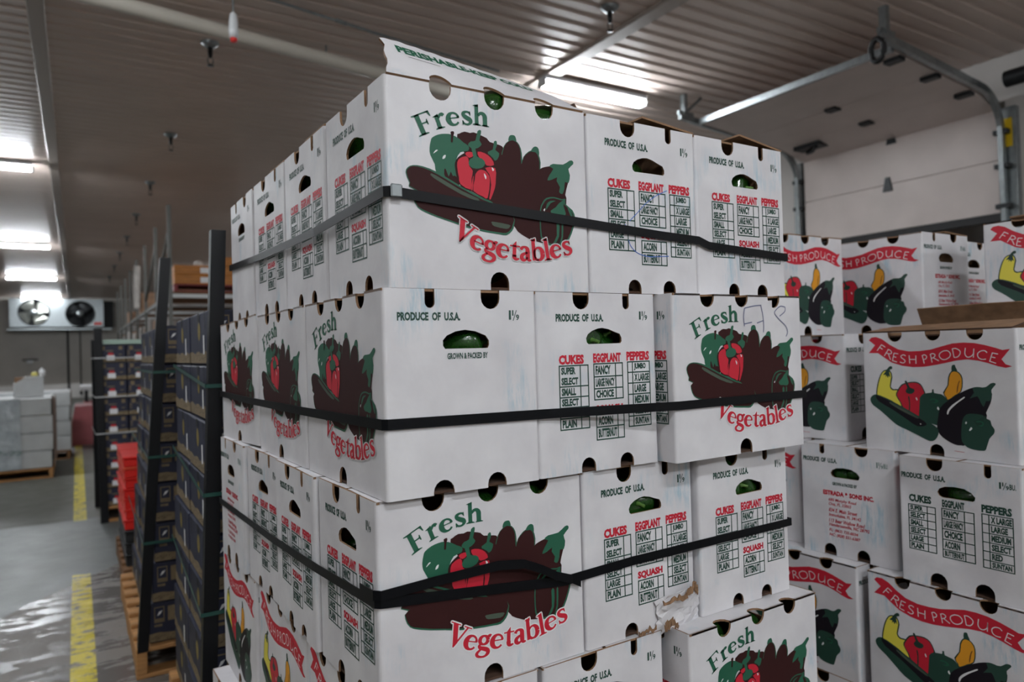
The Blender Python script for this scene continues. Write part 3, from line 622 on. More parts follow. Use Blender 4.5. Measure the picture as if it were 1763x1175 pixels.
for k, (cx, cz, r) in enumerate(fans):
    mb = MB(); M = Matrix.Translation((cx, 0, cz)) @ Matrix.Rotation(PI/2, 4, 'X')
    mb.lathe([(r+.035, .0), (r+.02, .03), (r, .03), (r-.01, -.08)], 32, 0, M); mb.build('fan_ring', 'steel_dark', t)
    fan = MB().lathe([(.0, .0), (.10, .0), (.12, -.03), (.12, -.12), (0, -.12)], 16, 0, M).build('fan_hub', 'galvanised', t)
    for i in range(4):
        a = 2*PI*i/4+.6+k*.5; ca, sa = math.cos(a), math.sin(a); b = MB(); vs = []
        for rr, w, tw in ((.10, .10, .07), (.26, .19, .06), (r-.03, .26, .045)):
            for s in (-1, 1): vs.append((cx+ca*rr-sa*w*s, .08+tw*s, cz+sa*rr+ca*w*s))
        vs2 = [(x, y+.008, z) for x, y, z in vs]
        b.add(vs+vs2, [(0,1,3,2),(2,3,5,4),(7,6,8,9),(9,8,10,11),(0,2,8,6),(2,4,10,8),(1,7,9,3),(3,9,11,5),(4,5,11,10),(0,6,7,1)]); b.build('fan_blade', 'fan_blade' if k == 0 else 'steel_dark', fan)
    g = MB()
    for q in (.15, .27, .39): g.tube([(cx+q*math.cos(2*PI*i/24), -.02, cz+q*math.sin(2*PI*i/24)) for i in range(25)], .003, 4)
    for i in range(4): a = PI*i/4; g.tube([(cx-r*math.cos(a), -.02, cz-r*math.sin(a)), (cx+r*math.cos(a), -.02, cz+r*math.sin(a))], .003, 4)
    g.build('fan_guard', 'steel_dark', t)
for x, zt in ((-.28, .23), (.13, .22)):
    MB().tube([(x, YW-.06, 2.62), (x, YW-.16, 1.4), (x, YW-.16, zt)], .035 if x < 0 else .02, 8).tube([(x, YW-.16, zt), (x, YW-.16, zt-.1)], .05, 8).build('wall_pipe', 'steel_dark'); o = bpy.context.scene.objects[-1]
    tag(o, 'dark vertical drain pipe below the cooling unit, ' + ('thicker of the two' if x < 0 else 'thinner of the two'), 'pipe')
t = thing('wall_shelf', 'small grey wall bracket with a pale fitting on the end wall', 'bracket', (-1.5, YW, 1.5))
MB().box((-.25, -.14, 0), (.25, 0, .05)).build('shelf_plate', 'steel_dark', t); MB().bbox((-.12, -.15, -.12), (.1, -.02, -.005), .02).build('fitting', 'pendant_glass', t)

# ------------------------------------------------------------------ pipes and fittings under the ceiling
t = thing('ceiling_pipe', 'thick pale pipe crossing the ceiling above the open carton', 'pipe', (0, 0, 0))
MB().tube([(-2.6, 4.95, CZ-.11), (.23, 5.32, CZ-.11), (2.27, 5.66, CZ-.11), (3.9, 5.95, CZ-.11)], .052, 16).build('pipe_run', 'pipe_white', t)
for x, y in ((-1.2, 5.13), (1.75, 5.575), (3.4, 5.86)): MB().tube([(x, y, CZ-.11), (x, y, CZ)], .008, 6).build('hanger_rod', 'galvanised', t)
t = thing('conduit', 'thin grey conduit crossing the ceiling ahead of the pale pipe', 'pipe')
MB().tube([(.2, 4.72, CZ-.04), (1.117, 4.93, CZ-.04), (2.0, 5.10, CZ-.04), (3.2, 5.3, CZ-.04)], .011, 8).build('conduit_run', 'galvanised', t)
MB().tube([(1.66, 5.03, CZ-.04), (1.74, 5.05, CZ-.04)], .017, 8).build('coupling', 'galvanised', t)
t = thing('hanging_sensor', 'clear hanging sensor with a red tip on a thin ceiling rod', 'sensor', (.865, 4.6, 0))
MB().tube([(0, 0, CZ), (0, 0, 3.55)], .006, 8).build('rod', 'galvanised', t)
MB().lathe([(.004, 3.56), (.02, 3.545), (.026, 3.51), (.03, 3.44), (.026, 3.40), (.004, 3.395)], 14).build('sensor_body', 'pendant_glass', t)
MB().lathe([(.004, 3.394), (.022, 3.392), (.020, 3.372), (.004, 3.368)], 14).build('red_tip', 'sticker_red', t)
def sprinkler(x, y, label):
    t = thing('sprinkler', label, 'sprinkler', (x, y, CZ), 0, 'ceiling sprinklers')
    MB().lathe([(.002, 0), (.068, 0), (.068, -.010), (.04, -.03), (.03, -.04), (.002, -.04)], 18).build('escutcheon', 'galvanised', t)
    MB().lathe([(.002, -.04), (.018, -.04), (.018, -.09), (.012, -.12), (.002, -.12)], 10).build('drop_pipe', 'steel_dark', t)
    MB().tube([(-.02, 0, -.12), (-.02, 0, -.155), (0, 0, -.175)], .004, 5).tube([(.02, 0, -.12), (.02, 0, -.155), (0, 0, -.175)], .004, 5).build('frame_arms', 'steel_dark', t)
    MB().lathe([(.002, -.175), (.026, -.176), (.026, -.182), (.002, -.184)], 12).build('deflector', 'steel_dark', t)
for (x, y), w in zip(((.94, 5.95), (.93, 8.6), (.92, 11.05), (.91, 13.6), (.90, 16.1), (.89, 18.6), (.88, 21.2), (.87, 24)), ('first', 'second', 'third', 'fourth', 'fifth', 'sixth', 'seventh', 'eighth')):
    sprinkler(x, y, 'ceiling sprinkler over the racks, %s down the row from the pale pipe' % w)
sprinkler(3.36, 3.98, 'ceiling sprinkler beside the pale roof seam nearest the dock door')

# ------------------------------------------------------------------ sectional dock door, partly raised
dx = XW-.06
t = thing('dock_door', 'white sectional dock door raised part way, upper panels under the ceiling', 'door', (0, 0, 0))
def door_panel(p0, p1):
    (xa, za), (xb, zb) = p0, p1; d = Vector((xb-xa, 0, zb-za)); L = d.length; d.normalize(); n = Vector((-d.z, 0, d.x)); mb = MB()
    for k in range(6):                      # shallow horizontal flutes
        a, b = L*k/6+.004, L*(k+1)/6-.004; o = Vector((xa, 0, za)); h = .02
        q = [o+d*a+n*(-.0195), o+d*(a+.004)+n*(-.022), o+d*(b-.004)+n*(-.022), o+d*b+n*(-.0195)]
        vs = [(v.x, DY0+.03, v.z) for v in q]+[(v.x, DY1-.03, v.z) for v in q]
        mb.add(vs, [(0,4,5,1),(1,5,6,2),(2,6,7,3),(3,7,4,0),(0,1,2,3),(7,6,5,4)])
    e = [p0v+n*(-.0195+q) for p0v in (Vector((xa,0,za)), Vector((xb,0,zb))) for q in (0, .045)]
    vs = [(v.x, y, v.z) for y in (DY0+.03, DY1-.03) for v in e]
    mb.add(vs, [(0,2,6,4),(1,5,7,3),(0,1,3,2),(4,6,7,5),(0,4,5,1),(2,3,7,6)])
    return mb
pts = [(dx, 2.50), (dx, 2.965), (dx, 3.43), (6.55, 3.54), (6.02, 3.59), (5.36, 3.645)]
for i, (a, b) in enumerate(zip(pts, pts[1:])):
    if i < 2: o = door_panel((a[0], a[1]+.003), (b[0], b[1]-.003)).build('door_panel', 'door_white', t)
    else: o = door_panel((a[0]-.004, a[1]), (b[0]+.004, b[1])).build('door_panel', 'door_white', t)
MB().box((dx-.03, DY0+.02, 2.43), (dx+.03, DY1-.02, 2.50)).build('bottom_seal', 'rubber_black', t)
MB().box((5.33, DY0+.02, 3.61), (5.37, DY1-.02, 3.665)).build('top_rail', 'galvanised', t)
for x, z, y in ((dx-.03, 2.965, 4.05), (dx-.03, 3.43, 4.0)):
    MB().add([(x-.01, y-.05, z-.07), (x-.01, y+.05, z-.07), (x-.01, y+.02, z+.07), (x-.01, y-.02, z+.07), (x+.02, y-.05, z-.07), (x+.02, y+.05, z-.07), (x+.02, y+.02, z+.07), (x+.02, y-.02, z+.07)], [(0,1,2,3),(7,6,5,4),(0,4,5,1),(1,5,6,2),(2,6,7,3),(3,7,4,0)]).build('hinge', 'steel_dark', t)
for x, z in ((6.55, 3.51), (6.02, 3.56)):
    for y in (4.0,): MB().box((x-.05, y-.055, z-.015), (x-.012, y+.055, z+.01)).box((x+.012, y-.055, z-.015), (x+.05, y+.055, z+.01)).tube([(x, y-.06, z-.008), (x, y+.06, z-.008)], .012, 8).build('hinge', 'steel_dark', t)
for x, z in ((6.55, 3.50), (6.02, 3.555), (5.5, 3.60)):
    MB().box((x-.04, DY0+.03, z-.02), (x+.04, DY0+.16, z+.015)).build('roller_bracket', 'steel_dark', t)
MB().box((6.6, 4.55, 3.46), (6.8, 4.86, 3.50)).tube([(6.62, 4.6, 3.45), (6.7, 4.7, 3.43), (6.78, 4.82, 3.45)], .018, 8).build('lift_handle', 'steel_dark', t)
for y in (DY0-.02, DY1+.02):
    tr = thing('door_track', 'galvanised door track at the ' + ('near' if y < 4 else 'far') + ' side of the dock door, bent at the top', 'track', (0, y, 0))
    path = [(dx-.02, 0, .02), (dx-.03, 0, 1.0), (dx-.05, 0, 2.4), (dx-.07, 0, 3.0)]+[(dx-.07-.36*(1-math.cos(a)), 0, 3.18+.36*math.sin(a)) for a in [PI/2*i/8 for i in range(9)]]+[(5.9, 0, 3.60), (5.12, 0, 3.675)]
    mb = MB(); vs = []
    s = -1 if y > 4 else 1
    for i, p in enumerate(path):
        a, b = Vector(path[max(i-1, 0)]), Vector(path[min(i+1, len(path)-1)]); d = (b-a).normalized(); n = Vector((-d.z, 0, d.x)); p = Vector(p)
        for q, w in ((-.03, -.02), (-.03, .02), (.03, .02), (.03, -.02)): vs.append(p+n*q+Vector((0, w, 0)))
    fs = [];
    for i in range(len(path)-1): fs += [(i*4+j, i*4+(j+1)%4, i*4+4+(j+1)%4, i*4+4+j) for j in range(4)]
    fs += [(0,1,2,3), tuple(len(vs)-1-k for k in range(4))]
    mb.add(vs, fs).build('track_rail', 'galvanised', tr)
    MB().box((dx-.01, -s*.04-.05, .02), (dx+.055, -s*.04+.06, 3.42)).build('wall_angle', 'galvanised', tr)
    for z in (2.55, 2.9, 3.2): MB().box((dx-.09, -.05, z-.02), (dx-.0, .06, z+.02)).build('track_bracket', 'steel_dark', tr)
    MB().box((5.16, -.03, 3.69), (5.20, .03, CZ)).box((5.10, -.012, 3.69), (5.30, .012, 3.73)).build('ceiling_hanger', 'galvanised', tr)
    if y < 4: MB().tube([(5.13, .03+.05*math.sin(2*PI*i/16), 3.575+.085*math.cos(2*PI*i/16)) for i in range(17)], .022, 8).build('rubber_bumper', 'rubber_black', tr)
    if y < 4: MB().box((dx-.018, -.06, 3.07), (dx-.0105, .012, 3.32)).build('yellow_label', 'sticker_yellow', tr)
    else: MB().tube([(5.2, 0, 3.72), (5.42, 0, CZ)], .014, 6).build('hanger_brace', 'galvanised', tr)
t = thing('torsion_spring', 'dark spring drum and bracket above the near door track', 'spring', (XW-.20, DY0-.35, 3.62))
MB().tube([(0, -.5, 0), (0, .25, 0)], .07, 14).build('drum', 'steel_dark', t); MB().box((-.03, -.03, -.12), (.2, .03, .12)).build('bearing_plate', 'galvanised', t)

# ------------------------------------------------------------------ pallets
def wood_pallet(label, x, y, w, d, rz=0, h=.135, m='wood', group=None):
    """x, y: near corner; w along x, d along y"""
    t = thing('wooden_pallet', label, 'pallet', (x, y, 0), rz, group)
    n = max(5, int(d/.16))
    board = MB().bbox((0, 0, 0), (w, .095, .02), .003).mesh('board', [m])
    for i in range(n): link('board', board, t, (0, i*(d-.095)/(n-1), h-.02))
    st = MB().bbox((0, 0, 0), (.045, d, h-.04), .003).mesh('stringer', [m])
    for q in (0, (w-.045)/2, w-.045): link('stringer', st, t, (q, 0, .02))
    for q in (0, (d-.095)/2, d-.095): link('board', board, t, (0, q, 0))
    return t
# ------------------------------------------------------------------ navy cartons
NL, NS, NH = .412, .212, .158
def navy_template(kind):
    t = thing('navy_carton', 'x', 'carton')
    b = MB().bbox((-NL/2, -NS/2, 0), (NL/2, NS/2, NH-.004), .004)
    b.build('carton_body', 'navy_board', t)
    r = random.Random(5 if kind else 3); mb = MB(); L2, S2 = NL/2+.0006, NS/2+.0006
    def wav(i): return .034+.004*math.sin(i*.9)+.003*r.random()
    for f, W in ((lambda a, z, o=0: (a-NL/2, -S2-o, z), NL), (lambda a, z, o=0: (NL/2-a, S2+o, z), NL), (lambda a, z, o=0: (L2+o, a-NS/2, z), NS), (lambda a, z, o=0: (-L2-o, NS/2-a, z), NS)):
        n = int(W/.02); hs = [wav(i) for i in range(n+1)]
        for i in range(n): mb.add([f(W*i/n, .004), f(W*(i+1)/n, .004), f(W*(i+1)/n, hs[i+1]), f(W*i/n, hs[i])], [(0,1,2,3)], 0)
        for i in range(int(W/.012)):
            a = .006+i*.012; z = .007+.019*r.random(); mb.add([f(a, z, .0004), f(a+.009, z+.002, .0004), f(a+.012, z+.0055, .0004), f(a+.003, z+.003, .0004)], [(0,1,2,3)], 1)
    mb.build('printed_band', ['navy_kraft', 'navy_line'], t)
    def rect(mb, f, a0, z0, a1, z1, k, o=0): mb.add([f(a0,z0,o), f(a1,z0,o), f(a1,z1,o), f(a0,z1,o)], [(0,1,2,3)], k)
    mb = MB()
    for f, W in ((lambda a, z, o=0: (L2+o, a-NS/2, z), NS), (lambda a, z, o=0: (-L2-o, NS/2-a, z), NS)):
        if kind == 0:
            rect(mb, f, .020, .078, .062, .140, 0); rect(mb, f, .024, .094, .058, .136, 2, .0003); mb.add([f(.032, .104, .0006), f(.046, .112, .0006), f(.054, .124, .0006), f(.040, .120, .0006)], [(0,1,2,3)], 1)
            rect(mb, f, .076, .080, .126, .138, 0); rect(mb, f, .020, .062, .052, .071, 0); rect(mb, f, .150, .095, .190, .135, 0)
        else:
            rect(mb, f, .020, .108, .052, .146, 0); rect(mb, f, .160, .112, .188, .146, 0)
            for z in (.060, .078, .094): rect(mb, f, .006, z, .026, z+.008, 0)
            rect(mb, f, .060, .098, .118, .106, 0); rect(mb, f, .160, .064, .186, .072, 0)
    mb.build('end_print', ['navy_kraft', 'label_white', 'navy_board'], t)['kind'] = 'stuff'
    mb = MB(); f = lambda a, z, o=0: (a-NL/2, -S2-o, z)
    mb.add([f(NL/2+.028*math.cos(2*PI*i/12), .098+.028*math.sin(2*PI*i/12)) for i in range(12)], [tuple(range(12))], 0)
    mb.build('emblem', ['emblem_yellow'], t)
    if kind == 0:
        mb = MB(); rect(mb, f, .30, .030, .325, .085, 0, .0012); mb.build('paper_label', ['label_white'], t)
        mb = MB(); rect(mb, f, .045, NH-.055, .053, NH-.004, 0, .0009); rect(mb, f, .335, NH-.055, .343, NH-.004, 0, .0009); rect(mb, f, .18, NH-.03, .22, NH-.004, 0, .0009); mb.build('hand_slot', ['fan_dark'], t)
    else:
        mb = MB(); g = lambda a, z, o=0: (L2+o, a-NS/2, z)
        rect(mb, g, .066, .018, .128, .062, 0, .0012); rect(mb, g, .078, .063, .118, .084, 1, .0010); mb.build('paper_label', ['label_white', 'label_red'], t)
    return t
ORD = ['topmost', 'second', 'third', 'fourth', 'fifth', 'sixth', 'seventh', 'eighth', 'lowest']
NAVY = {}
def navy(kind, x, y, z, rz, label, group, sz):
    if kind not in NAVY:
        t = NAVY[kind] = navy_template(kind); t.location = (x, y, z); t.rotation_euler = (0, 0, rz); t.scale = (1, 1, sz); t['label'] = label; t['group'] = group; return t
    return dup(NAVY[kind], (x, y, z), rz, label, group=group, sz=sz)
def navy_pallet(kind, X, Y, group, where, cols, n, lean=0.0, h=NH):
    for k in range(n):
        z = .137+(n-1-k)*h; sh = lean*(n-1-k)
        for cx, cy, rz, what in cols:
            jx, jy = random.uniform(-.004, .004), random.uniform(-.003, .003)
            navy(kind, X+cx+sh+jx, Y+cy+jy, z, rz+random.uniform(-.010, .010), 'navy carton, %s, %s, %s' % (ORD[k] + (' from top' if 0 < k < n-1 else '') if k < n-1 else 'lowest', what, where), group, h/NH)
A = -PI/2
wood_pallet('wooden pallet under the navy cartons beside the white stack', .30, 2.40, 1.0, .86)
navy_pallet(0, .325, 2.42, 'navy cartons on the nearest pallet', 'nearest navy pallet', [(NS/2, .21+.424*k, A, w) for k, w in enumerate(('column by the near post', 'far aisle column'))] + [(NS*1.5+.01, .21, A, 'second front column'), (NS*2.5+.02, .21, A, 'third front column')], 8, .005, .18)
wood_pallet('orange toned wooden pallet jutting into the aisle under the second navy load', .20, 3.57, 1.0, 1.32)
navy_pallet(0, .262, 3.60, 'navy cartons on the second pallet', 'second navy pallet', [(NS/2, .21+.424*k, A, w) for k, w in enumerate(('column by the leaning post', 'middle aisle column', 'far aisle column'))] + [(NS*1.5+.01, .21, A, 'second front column')], 8, .011, .18)
wood_pallet('wooden pallet under the labelled navy cartons past the red crates', .17, 7.18, 1.0, 1.2)
navy_pallet(1, .185, 7.20, 'labelled navy cartons on the third pallet', 'pallet past the red crates', [(NS/2, .21, A, 'aisle column'), (NS*1.5+.004, .21, A, 'second front column'), (NS*2.5+.008, .21, A, 'third front column'), (NS/2, .635, A, 'second aisle column')], 9, -.003)
def corner_post(label, x, y, h, topx=0.0, z0=.0, w=.044):
    mb = MB()
    vs = []
    for z, o in ((0, 0), (h, topx)):
        vs += [(o, 0, z), (o+w, 0, z), (o+w, .005, z), (o+.005, .005, z), (o+.005, w, z), (o, w, z)]
    mb.add(vs, [(0,1,7,6),(1,2,8,7),(2,3,9,8),(3,4,10,9),(4,5,11,10),(5,0,6,11),(6,7,8,9),(6,9,10,11),(3,2,1,0),(5,4,3,0)])
    return tag(mb.build('corner_post', 'post_black', None, (x, y, z0)), label, 'post', 'black corner posts of the navy pallets')
corner_post('tall black corner post on the nearest navy pallet beside the white cartons', .302, 2.40, 1.70, .068, .125)
corner_post('black corner post leaning on the second navy pallet, pale pallet at its foot', .205, 3.565, 1.76, .125, .12)
corner_post('black corner post in front of the labelled navy cartons', .155, 7.16, 1.70, -.025, .0, .062)
corner_post('black corner post at the aisle side behind the labelled navy cartons', .125, 7.98, 1.62, -.005, .0)
def band(name, pts, h, m, label, cat, group, th=.0012, lift=.002):
    """closed or open ribbon through world points, h tall"""
    mb = MB(); n = len(pts); vs = []
    for i, p in enumerate(pts):
        p = Vector(p); vs += [(p.x, p.y, p.z-h/2), (p.x, p.y, p.z+h/2)]
    mb.add(vs, [(2*i, 2*i+2, 2*i+3, 2*i+1) for i in range(n-1)])
    o = mb.build(name, m); md = o.modifiers.new('thickness', 'SOLIDIFY'); md.thickness = th; md.offset = 1
    return tag(o, label, cat, group)
for z, w in ((1.33, 'upper'), (.99, 'middle'), (.62, 'lower')):
    a = .297+.066*(z-.125)/1.72
    band('green_strap', [(a+.50, 2.395, z), (a+.0, 2.394, z), (a-.003, 2.398, z), (.325+.005*(z/.18-1)-.010, 3.30, z+.06)], .012, 'band_green', '%s thin green strap round the nearest navy pallet' % w, 'strap', 'green straps of the nearest navy pallet')
for z, w in ((1.36, 'upper'), (.98, 'middle'), (.6, 'lower')):
    a = .203+.125*(z-.12)/1.76
    band('green_strap', [(a+.5, 3.558, z), (a-.002, 3.556, z), (.225+.011*(z/.18-1), 4.86, z)], .012, 'band_green', '%s thin green strap round the second navy pallet' % w, 'strap', 'green straps of the second navy pallet')
for z, w in ((1.44, 'upper'), (1.10, 'middle'), (.78, 'lower')): band('pale_strap', [(.8, 7.152, z), (.128, 7.15, z), (.115, 8.0, z)], .010, 'wrap_carton', '%s pale strap round the labelled navy pallet' % w, 'strap', 'pale straps of the labelled pallet')
for k in range(2):
    tag(MB().bbox((.19, 7.2, 1.562+k*.02), (1.0, 8.1, 1.58+k*.02), .003).build('cover_sheet', 'pale_sheet'), ('lower' if k == 0 else 'upper') + ' pale green sheet lying on the labelled navy cartons', 'sheet', 'pale sheets on the labelled pallet')
# ------------------------------------------------------------------ red crates
def red_crate(x, y, z, label):
    t = thing('red_crate', label, 'crate', (x, y, z), 0, 'flat red crates stacked between the navy pallets')
    mb = MB(); w, d, h = .30, .42, .064
    mb.bbox((0, 0, 0), (w, d, h-.014), .004); mb.build('crate_body', 'crate_red', t)
    MB().bbox((-.006, -.006, h-.013), (w+.006, d+.006, h-.0005), .003).build('crate_rim', 'crate_orange' if int(z*1000) % 2 else 'crate_red', t)
    MB().box((-.004, .12, .018), (.001, .30, .038)).build('side_grip', 'crate_orange', t)
for k in range(7):
    for j in range(2):
        red_crate(.238+.004*((k*7) % 3), 5.06+j*.44+.003*k, .35+(6-k)*.066, 'red crate %s in the %s red column' % (ORD[k] if k < 6 else 'lowest', 'nearer' if j == 0 else 'farther'))
wood_pallet('dark pallet under the black and red crates', .222, 5.0, 1.0, 1.0, 0, .125, 'wood_dark')
for k in range(3):
    for j in range(2):
        t = thing('black_crate', 'black crate %s beneath the %s red crates' % (('topmost', 'middle', 'lowest')[k], 'nearer' if j == 0 else 'farther'), 'crate', (.242, 5.06+j*.44, .127+(2-k)*.074), 0, 'black crates under the red crates')
        MB().bbox((0, 0, 0), (.30, .42, .058), .004).build('crate_body', 'crate_black', t); MB().bbox((-.006, -.006, .059), (.306, .426, .072), .003).build('crate_rim', 'crate_black', t)
# ------------------------------------------------------------------ film wrapped pallets in the left distance
def wrapped(label, x1, y, w, d, rows, h, group):
    """x1: right edge"""
    t = thing('wrapped_load', label, 'load', (x1, y, .125), 0, group); hh = (h-.125)/rows
    for r in range(rows):
        o = random.uniform(-.012, .012)
        MB().bbox((-w+o, 0, r*hh+.002), (-w*.36+o, d, (r+1)*hh-.004), .008).build('carton_block', 'wrap_carton', t)
        MB().bbox((-w*.36+o+.004, .0, r*hh+.002), (o, d, (r+1)*hh-.004), .008).build('carton_block', 'wrap_carton', t)
    mb = MB(); nx, nz = 26, 20; vs = []
    rr = random.Random(3)
    for j in range(nz+1):
        for i in range(nx+1): vs.append((-w*.82+w*.62*i/nx, -.012-.010*rr.random(), .01+(h-.14)*j/nz))
    mb.add(vs, [(j*(nx+1)+i, j*(nx+1)+i+1, (j+1)*(nx+1)+i+1, (j+1)*(nx+1)+i) for j in range(nz) for i in range(nx)], 0, True)
    o = mb.build('stretch_film', 'wrap_film', t)
    MB().box((.012, .02, .01), (.018, d, h-.14)).build('side_film', 'wrap_side', t)
    return t
wp = wrapped('wrapped load of pale cartons on the left pallet, small white box on top', -.27, 10.42, 1.6, 1.2, 4, .985, 'film wrapped loads')
wood_pallet('wooden pallet under the nearer film wrapped load', -1.87, 10.40, 1.6, 1.2, 0, .122)
pr = Print(1.6, .86); h = .10
for st in ([(.02,.35,.0),(.05,.40,.0)], [(.10,.35,0),(.10,.47,0)], [(.15,.36,0),(.13,.42,0),(.15,.47,0),(.18,.42,0),(.155,.36,0)], [(.05,.35,0),(.08,.47,0)]):
    pr.raw('T', *brush([(a*1.6+.55, b*.86, .016) for a, b, _ in st], 4, len(st) > 2), 0)
for st in ([(.34,.20,0),(.34,.28,0),(.37,.27,0),(.34,.24,0)], [(.38,.24,0),(.40,.24,0)], [(.42,.27,0),(.45,.27,0),(.42,.21,0)], [(.46,.21,0),(.49,.24,0),(.46,.27,0)]): pr.raw('f', *brush([(a*1.6+.5, b*.86, .014) for a, b, _ in st], 4, len(st) > 2), 0)
pr.build('marker_writing', lambda x, y, o: (x-1.6, -.030-o, y), wp)
wrapped('wrapped load of pale cartons standing behind the left wrapped load', -.10, 12.25, 1.2, 1.2, 4, .98, 'film wrapped loads')
wood_pallet('wooden pallet under the farther film wrapped load', -1.3, 12.2, 1.2, 1.2, 0, .122, 'wood_dark')
t = thing('white_box', 'small white carton standing on the nearer wrapped load', 'box', (-.46, 10.75, .99), .12)
MB().prism([(0,0),(.30,0),(.30,.25),(.12,.25),(0,.17)], lambda a, b, d: (a-.2, d, b), .3).build('box_body', 'wrap_carton', t); MB().box((-.19, .05, .17), (-.09, .28, .245)).build('box_flap', 'kraft', t)
for k, (x, h, m) in enumerate(((.05, .10, 'label_white'), (-.03, .06, 'bottle_yellow'))):
    o = thing('small_bottle', ('taller white' if k == 0 else 'short yellow') + ' bottle standing on the small white carton', 'bottle', (-.43+x, 10.90, 1.243))
    MB().lathe([(.002, 0), (.035, 0), (.035, h*.7), (.015, h*.85), (.015, h*.9), (.002, h*.9)], 12).build('bottle_body', m, o); MB().lathe([(.002, h*.9), (.018, h*.9), (.018, h), (.002, h)], 10).build('bottle_cap', 'label_white', o)
t = thing('plastic_bin', 'faded pink bulk bin on the floor beyond the wrapped loads', 'bin', (-.02, 14.0, 0))
MB().add([(-.12,0,.0),(.75,0,0),(.75,1.0,0),(-.12,1.0,0),(-.02,0,.66),(.75,0,.66),(.75,1.0,.66),(-.02,1.0,.66)], [(0,3,2,1),(4,5,6,7),(0,1,5,4),(1,2,6,5),(2,3,7,6),(3,0,4,7)]).build('bin_body', 'pink_plastic', t)
MB().bbox((-.02, -.02, .05), (.78, .0, .12), .004).build('bin_rail', 'pink_plastic', t)
t = thing('floor_cart', 'reddish cart with a pale top against the end of the aisle', 'cart', (.10, 16.2, 0))
MB().bbox((0, 0, .12), (.7, .8, .62), .02).build('cart_body', 'pink_plastic', t); MB().bbox((-.06, -.04, .84), (.7, .84, .93), .02).build('cart_top', 'label_white', t)
for x in (.05, .6): MB().tube([(x, .05, .6), (x, .05, .85)], .03, 8).build('cart_post', 'steel_dark', t); MB().tube([(x, .06, .06), (x+.05, .06, .06)], .06, 12).build('wheel', 'rubber_black', t)
# ------------------------------------------------------------------ storage racks behind the navy pallets
RX = 1.0; RY = [9.65, 11.4, 13.25, 15.2, 17.1, 18.9, 20.7, 22.6]
t = thing('storage_rack', 'long grey storage rack with tall slim uprights behind the navy pallets', 'rack', (RX, 0, 0))
upr = MB().box((-.022, -.022, 0), (.022, .022, 3.32)).box((-.045, -.05, 0), (.045, .05, .01)).mesh('upright', ['rack_steel'])
for y in RY: link('upright', upr, t, (0, y, 0)); link('upright', upr, t, (1.1, y, 0))
for z in (1.62, 2.14):
    bm = MB().bbox((-.02, .035, .03), (.02, 1.70, .09), .004).mesh('beam', ['rack_steel'])
    for y in RY[:-1]: link('beam', bm, t, (0, y, z)); link('beam', bm, t, (1.1, y, z))
    bm = MB().bbox((.022, -.022, 0), (1.078, .022, .05), .004).mesh('cross_beam', ['rack_white'])
    for y in RY: link('cross_beam', bm, t, (0, y, z+.03))
for y0, y1 in zip(RY[:2], RY[1:3]): MB().tube([(0, y0+.03, 3.0), (0, y1-.03, 2.4)], .022, 6).build('brace', 'rack_steel', t)
dk = MB().bbox((-.0, .04, 0), (1.1, 1.68, .02), .003).mesh('deck', ['wood_dark'])
for z in (1.71, 2.23):
    for y in RY[:-1]: link('deck', dk, t, (0, y, z))
k = 0
for y in RY[1:-1]:
    for zz, lvl in ((1.735, 'lower'), (2.255, 'upper')):
        if lvl == 'upper' and k % 4 == 3: k += 1; continue
        n = 2 if lvl == 'lower' else 1
        o = thing('rack_load', '%s wrapped load on the %s shelf, %s rack bay' % (('tan', 'pale', 'brown')[k % 3], lvl, ('second', 'third', 'fourth', 'fifth', 'sixth', 'seventh', 'eighth')[RY.index(y)-1]), 'load', (RX+.06, y+.12, zz), 0, 'wrapped loads on the rack')
        for q in range(n): MB().bbox((.0, .0+.7*q, 0), (.9, .62+.7*q, ((.26+.05*((k+q) % 3)) if lvl == 'lower' else .30+.08*(k % 3))), .02).build('carton_block', 'clutter_tan' if (k+q) % 2 else 'clutter_white', o)
        k += 1
o = tag(MB().tube([(1.0, 13.9, 2.30), (1.0, 13.95, 2.75), (1.02, 13.92, 3.05)], [.05, .06, .05], 10).build('film_roll', 'clutter_white', None, (-.09, 0, 0)), 'white rolled film standing upright against the rack', 'roll')
def orange_box(x, y, z, w, label):
    t = thing('orange_crate', label, 'crate', (x, y, z), 0, 'orange brown crates on the rack')
    MB().bbox((0, 0, 0), (w, .45, .118), .005).build('crate_body', 'orange_wood', t)
    for q in (.035, .075): MB().box((.0, -.002, q), (w, .002, q+.004)).build('plank_joint', 'brown_ink', t)
    if w < .5: MB().box((w-.16, -.003, .02), (w-.05, .0, .09)).build('paper_label', 'label_white', t)
MB_p = wood_pallet('red painted pallet holding the orange crates on the rack', RX+.05, 9.72, 1.0, .6, 0, .10, 'rack_red'); MB_p.location.z = 2.252
for k in range(2): orange_box(RX+.06, 9.74, 2.355+k*.121, .46, ('lower' if k == 0 else 'upper') + ' orange crate at the aisle end of the rack pallet')
for k in range(3): orange_box(RX+.54, 9.74, 2.355+k*.121, .46, ('lowest', 'middle', 'topmost')[k] + ' orange crate in the taller pile with paper labels')
o = thing('film_bundle', 'small pale bundle lying on the orange crates', 'bundle', (RX+.36, 9.9, 2.598)); MB().lathe([(.002, 0), (.05, .0), (.06, .04), (.03, .07), (.002, .075)], 12).build('bundle', 'clutter_white', o)
